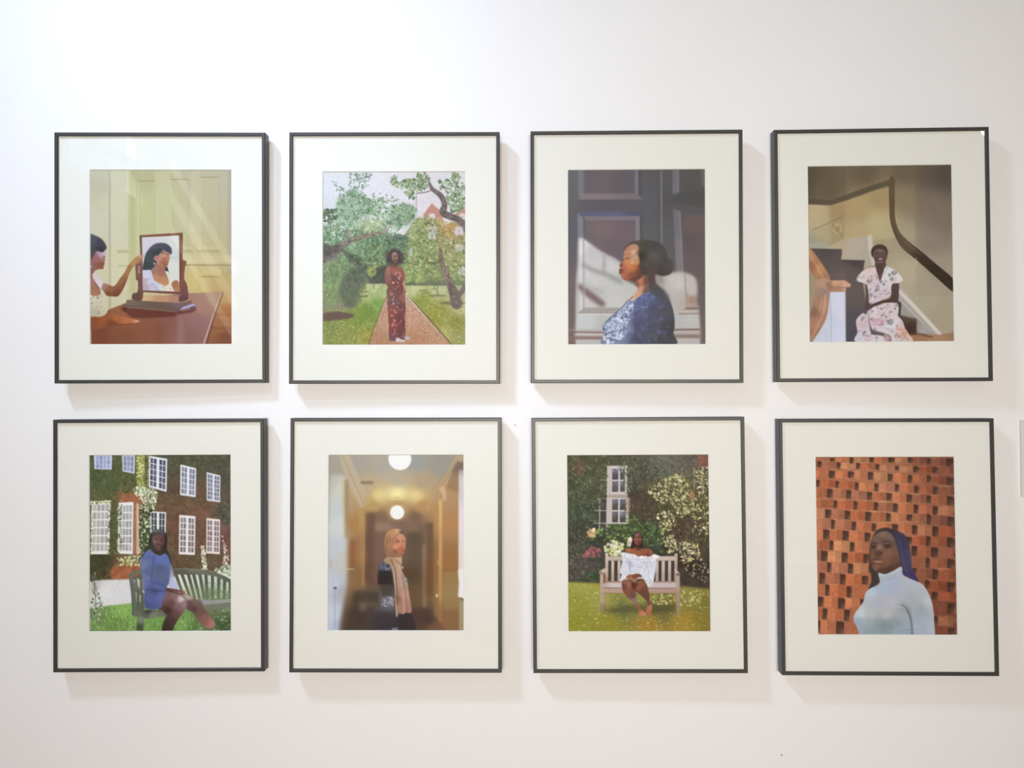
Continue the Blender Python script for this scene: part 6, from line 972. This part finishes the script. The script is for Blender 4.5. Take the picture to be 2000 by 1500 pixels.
    p.line([(395, 690), (480, 702), (590, 660), (688, 604)], 8, (206, 210, 204), .7, 4); p.line([(290, 880), (400, 820)], 8, (150, 158, 170), .5, 5); p.line([(940, 820), (1030, 930), (1080, 1060), (1110, 1240)], 12, (210, 210, 204), .6, 6); p.line([(350, 860), (365, 830)], 8, (130, 134, 140), .6, 4)
    sw = p.mask(body, 2)[..., None]; p.c = p.c * (1 - sw) + p.c * np.array([.95, .975, 1.02]) * sw
    p.grain(.03, 9, oct=2); p.soften(1.4)
    return p.out()

PICTURES = [picture_mirror, picture_garden_path, picture_profile, picture_staircase, picture_ivy_house, picture_corridor, picture_garden_bench, picture_brick_screen]

# ------------------------------------------------------------------ framed photographs
FW, FH, FD, FB = 0.5, 0.5976, 0.025, 0.0082   # width, height, depth and face width of a frame
M_frame = plain('charcoal_aluminium', (0.040, 0.038, 0.036), 0.42, 0.5, noise=0.15, nscale=60, bump=0.05, bscale=900)
M_mat = plain('mat_board', (0.89, 0.878, 0.82), 0.85, 0.15, noise=0.012, nscale=30, bump=0.08, bscale=900)
M_core = plain('mat_core', (0.87, 0.86, 0.83), 0.9, 0.1, noise=0.01)
M_back = plain('backing_board', (0.30, 0.24, 0.18), 0.9, 0.1, noise=0.1)

def glass_material():
    m = bpy.data.materials.new('picture_glass'); m.use_nodes = True
    nt = m.node_tree; nt.nodes.clear()
    out = nt.nodes.new('ShaderNodeOutputMaterial')
    geo = nt.nodes.new('ShaderNodeNewGeometry')
    ior = nt.nodes.new('ShaderNodeMix'); ior.data_type = 'FLOAT'
    ior.inputs[2].default_value = 1.45; ior.inputs[3].default_value = 1 / 1.45
    nt.links.new(geo.outputs['Backfacing'], ior.inputs[0])
    fr = nt.nodes.new('ShaderNodeFresnel'); nt.links.new(ior.outputs[0], fr.inputs['IOR'])
    tr = nt.nodes.new('ShaderNodeBsdfTransparent'); tr.inputs[0].default_value = (0.985, 0.99, 0.985, 1)
    gl = nt.nodes.new('ShaderNodeBsdfGlossy'); gl.inputs['Roughness'].default_value = 0.0
    mx = nt.nodes.new('ShaderNodeMixShader')
    nt.links.new(fr.outputs[0], mx.inputs[0]); nt.links.new(tr.outputs[0], mx.inputs[1]); nt.links.new(gl.outputs[0], mx.inputs[2])
    nt.links.new(mx.outputs[0], out.inputs[0])
    return m
M_glass = glass_material()

def print_material():
    m, nt, b = new_mat('photo_print')
    at = nt.nodes.new('ShaderNodeAttribute'); at.attribute_name = 'ink'
    nt.links.new(at.outputs['Color'], b.inputs['Base Color'])
    b.inputs['Roughness'].default_value = 0.6
    b.inputs['Specular IOR Level'].default_value = 0.15
    return m
M_print = print_material()

# frame bar along its long axis, mitred at both ends, outer front edge eased
def bar_mesh(length):
    e = 0.0012
    prof = [(0, e), (e, 0), (FB - .0008, 0), (FB, .0008), (FB, .006), (FB - .002, .006), (FB - .002, FD), (0, FD)]  # (inward, depth)
    bm = bmesh.new(); h = length / 2
    ends = []
    for s in (-1, 1):
        ends.append([bm.verts.new((s * (h - i), d, -i)) for i, d in prof])
    n = len(prof)
    for k in range(n):
        bm.faces.new((ends[0][k], ends[0][(k + 1) % n], ends[1][(k + 1) % n], ends[1][k]))
    bm.faces.new(ends[0]); bm.faces.new(ends[1][::-1])
    me = bpy.data.meshes.new('moulding'); bmesh.ops.recalc_face_normals(bm, faces=bm.faces); bm.to_mesh(me); bm.free()
    me.materials.append(M_frame)
    return me
ME_BAR_H, ME_BAR_V = bar_mesh(FW), bar_mesh(FH)

MAT_Y, PRINT_Y = 0.0052, 0.0072               # mat face and print face, behind the frame's front
def mat_mesh(l, r, t, b):
    bm = bmesh.new(); i = FB - .0018; bev = 0.0016
    O = [(-FW / 2 + i, FH / 2 - i), (FW / 2 - i, FH / 2 - i), (FW / 2 - i, -FH / 2 + i), (-FW / 2 + i, -FH / 2 + i)]
    A = [(l - bev, t + bev), (r + bev, t + bev), (r + bev, b - bev), (l - bev, b - bev)]
    B = [(l, t), (r, t), (r, b), (l, b)]
    vo = [bm.verts.new((x, MAT_Y, z)) for x, z in O]
    va = [bm.verts.new((x, MAT_Y, z)) for x, z in A]
    vb = [bm.verts.new((x, PRINT_Y - .0002, z)) for x, z in B]
    vc = [bm.verts.new((x, PRINT_Y - .0002, z)) for x, z in O]
    for k in range(4):
        j = (k + 1) % 4
        bm.faces.new((vo[k], vo[j], va[j], va[k]))
        f = bm.faces.new((va[k], va[j], vb[j], vb[k])); f.material_index = 1
        bm.faces.new((vb[k], vb[j], vc[j], vc[k])); bm.faces.new((vc[k], vc[j], vo[j], vo[k]))
    return bm

def print_mesh(l, r, t, b, ink):
    """Flat photographic print; `ink` is an (H, W, 3) array of linear colour, one value per vertex."""
    H, W = ink.shape[:2]
    m = 0.002
    xs = np.linspace(l - m, r + m, W); zs = np.linspace(t + m, b - m, H)
    X, Z = np.meshgrid(xs, zs)
    co = np.stack([X, np.full_like(X, PRINT_Y), Z], -1).reshape(-1, 3).astype(np.float32)
    idx = np.arange(H * W).reshape(H, W)
    q = np.stack([idx[:-1, :-1], idx[1:, :-1], idx[1:, 1:], idx[:-1, 1:]], -1).reshape(-1, 4).astype(np.int32)
    me = bpy.data.meshes.new('print')
    me.vertices.add(H * W); me.vertices.foreach_set('co', co.ravel())
    me.loops.add(q.size); me.loops.foreach_set('vertex_index', q.ravel())
    me.polygons.add(len(q)); me.polygons.foreach_set('loop_start', np.arange(0, q.size, 4, dtype=np.int32))
    me.update(calc_edges=True)
    at = me.color_attributes.new('ink', 'FLOAT_COLOR', 'POINT')
    at.data.foreach_set('color', np.concatenate([ink, np.ones((H, W, 1))], -1).astype(np.float32).ravel())
    return me

def srgb2lin(c):
    c = np.clip(c, 0, 255) / 255.0
    return np.where(c <= 0.04045, c / 12.92, ((c + 0.055) / 1.055) ** 2.4)

#            x        z       roll   tilt   yaw    print l, r, t, b
FRAMES = [(-0.8596, 0.3310, 0.01, 0.65, 1.47, -.1677, .1668, .2101, -.2053),
          (-0.3004, 0.3275, 0.17, 0.51, 0.53, -.1707, .1676, .2054, -.2057),
          (0.2729, 0.3272, 0.15, 0.39, -0.45, -.1604, .1626, .2070, -.2066),
          (0.8509, 0.3286, -0.04, -0.26, -0.96, -.1692, .1649, .2118, -.2044),
          (-0.8606, -0.3520, -0.08, 0.46, 0.67, -.1662, .1683, .2129, -.2038),
          (-0.2984, -0.3510, 0.07, -0.58, 0.08, -.1597, .1599, .2105, -.2018),
          (0.2747, -0.3517, -0.18, -0.50, -0.38, -.1661, .1656, .2099, -.2031),
          (0.8560, -0.3564, -0.01, -0.72, -0.46, -.1626, .1587, .2084, -.2054)]
LABELS = ['black framed photo of a woman touching a tabletop mirror in a cream panelled room',
          'black framed photo of a woman in a red floral jumpsuit on a garden path',
          'black framed photo of a woman in profile in a blue floral dress before grey panelling',
          'black framed photo of a woman in a floral dress seated on a staircase',
          'black framed photo of a woman in blue on a bench by an ivy-clad house',
          'black framed photo of a woman in a beige headscarf in a corridor with globe lamps',
          'black framed photo of a barefoot woman in white on a garden bench among flowers',
          'black framed photo of a woman in a pale blue turtleneck before a red brick screen']
# light reaching each print in this room (linear RGB per unit albedo) so that the inks print to tone
LIGHT = [(0.982, 1.018, 1.062), (1.062, 1.092, 1.126), (0.923, 0.909, 0.884), (0.805, 0.781, 0.743), (0.83, 0.817, 0.794), (0.928, 0.913, 0.887), (0.906, 0.88, 0.839), (0.806, 0.775, 0.729)]
VEIL = [(0.0214, 0.0226, 0.0232), (0.0198, 0.0207, 0.0215), (0.0164, 0.0159, 0.0152), (0.0121, 0.0116, 0.0109), (0.0106, 0.01, 0.0095), (0.0149, 0.0141, 0.0131), (0.015, 0.0138, 0.0126), (0.0104, 0.0096, 0.0088)]

for i, (fx, fz, ro, rx, rz, l, r, t, b) in enumerate(FRAMES):
    e = bpy.data.objects.new('picture_frame', None); COL.objects.link(e)
    e.location = (fx, 0, EYE + fz)
    e.rotation_mode = 'XYZ'
    e.rotation_euler = (Matrix.Rotation(R(rz), 3, 'Z') @ Matrix.Rotation(R(rx), 3, 'X') @ Matrix.Rotation(R(ro), 3, 'Y')).to_euler()
    tag(e, LABELS[i], 'picture frame', 'framed photographs on the wall')
    for me, ang, off in ((ME_BAR_H, 0, (0, 0, FH / 2)), (ME_BAR_V, 90, (FW / 2, 0, 0)), (ME_BAR_H, 180, (0, 0, -FH / 2)), (ME_BAR_V, 270, (-FW / 2, 0, 0))):
        o = link('moulding', me, None, e); o.rotation_euler = (0, R(ang), 0); o.location = off
    o = mesh('mat_board', mat_mesh(l, r, t, b), M_mat, e); o.data.materials.append(M_core)
    g = FB - .0018
    box('glazing', -FW / 2 + g, FW / 2 - g, .0022, .0042, -FH / 2 + g, FH / 2 - g, M_glass, e)
    box('backing_board', -FW / 2 + g, FW / 2 - g, .0076, .012, -FH / 2 + g, FH / 2 - g, M_back, e)
    ink = srgb2lin(PICTURES[i]())
    ink = np.clip((ink - np.array(VEIL[i])) / np.array(LIGHT[i]), 0.002, 0.95)
    o = link('print', print_mesh(l, r, t, b, ink), M_print, e)
    o['label'] = LABELS[i].replace('black framed photo', 'colour photograph')

# ------------------------------------------------------------------ small things on the wall
M_label = plain('label_card', (0.66, 0.63, 0.60), 0.7, 0.2, noise=0.02)
M_nail = plain('nail_steel', (0.10, 0.09, 0.085), 0.5, 0.5, metal=0.6, noise=0.1)
tag(box('wall_label', 1.188, 1.338, WY - .004, WY, 1.2547, 1.4376, M_label), 'blank grey caption card on the wall beside the brick screen photograph', 'wall label')
for (nx, nz), lab in (((0.6151, 0.6429), 'tiny dark nail in the wall below the brick screen photograph'), ((-0.0157, 1.4290), 'tiny dark nail in the wall between the corridor and garden bench photographs')):
    bm = bmesh.new(); rings = [[bm.verts.new((rr * math.cos(a * math.pi / 6), y, rr * math.sin(a * math.pi / 6))) for a in range(12)] for rr, y in ((.0013, -.003), (.0013, -.002), (.0006, -.002), (.0006, .004))]
    for a, b in zip(rings, rings[1:]):
        for k in range(12): bm.faces.new((a[k], a[(k + 1) % 12], b[(k + 1) % 12], b[k]))
    bm.faces.new(rings[0]); bm.faces.new(rings[-1])
    o = mesh('nail', bm, M_nail); o.location = (nx, WY, nz); tag(o, lab, 'nail', 'nails in the wall')
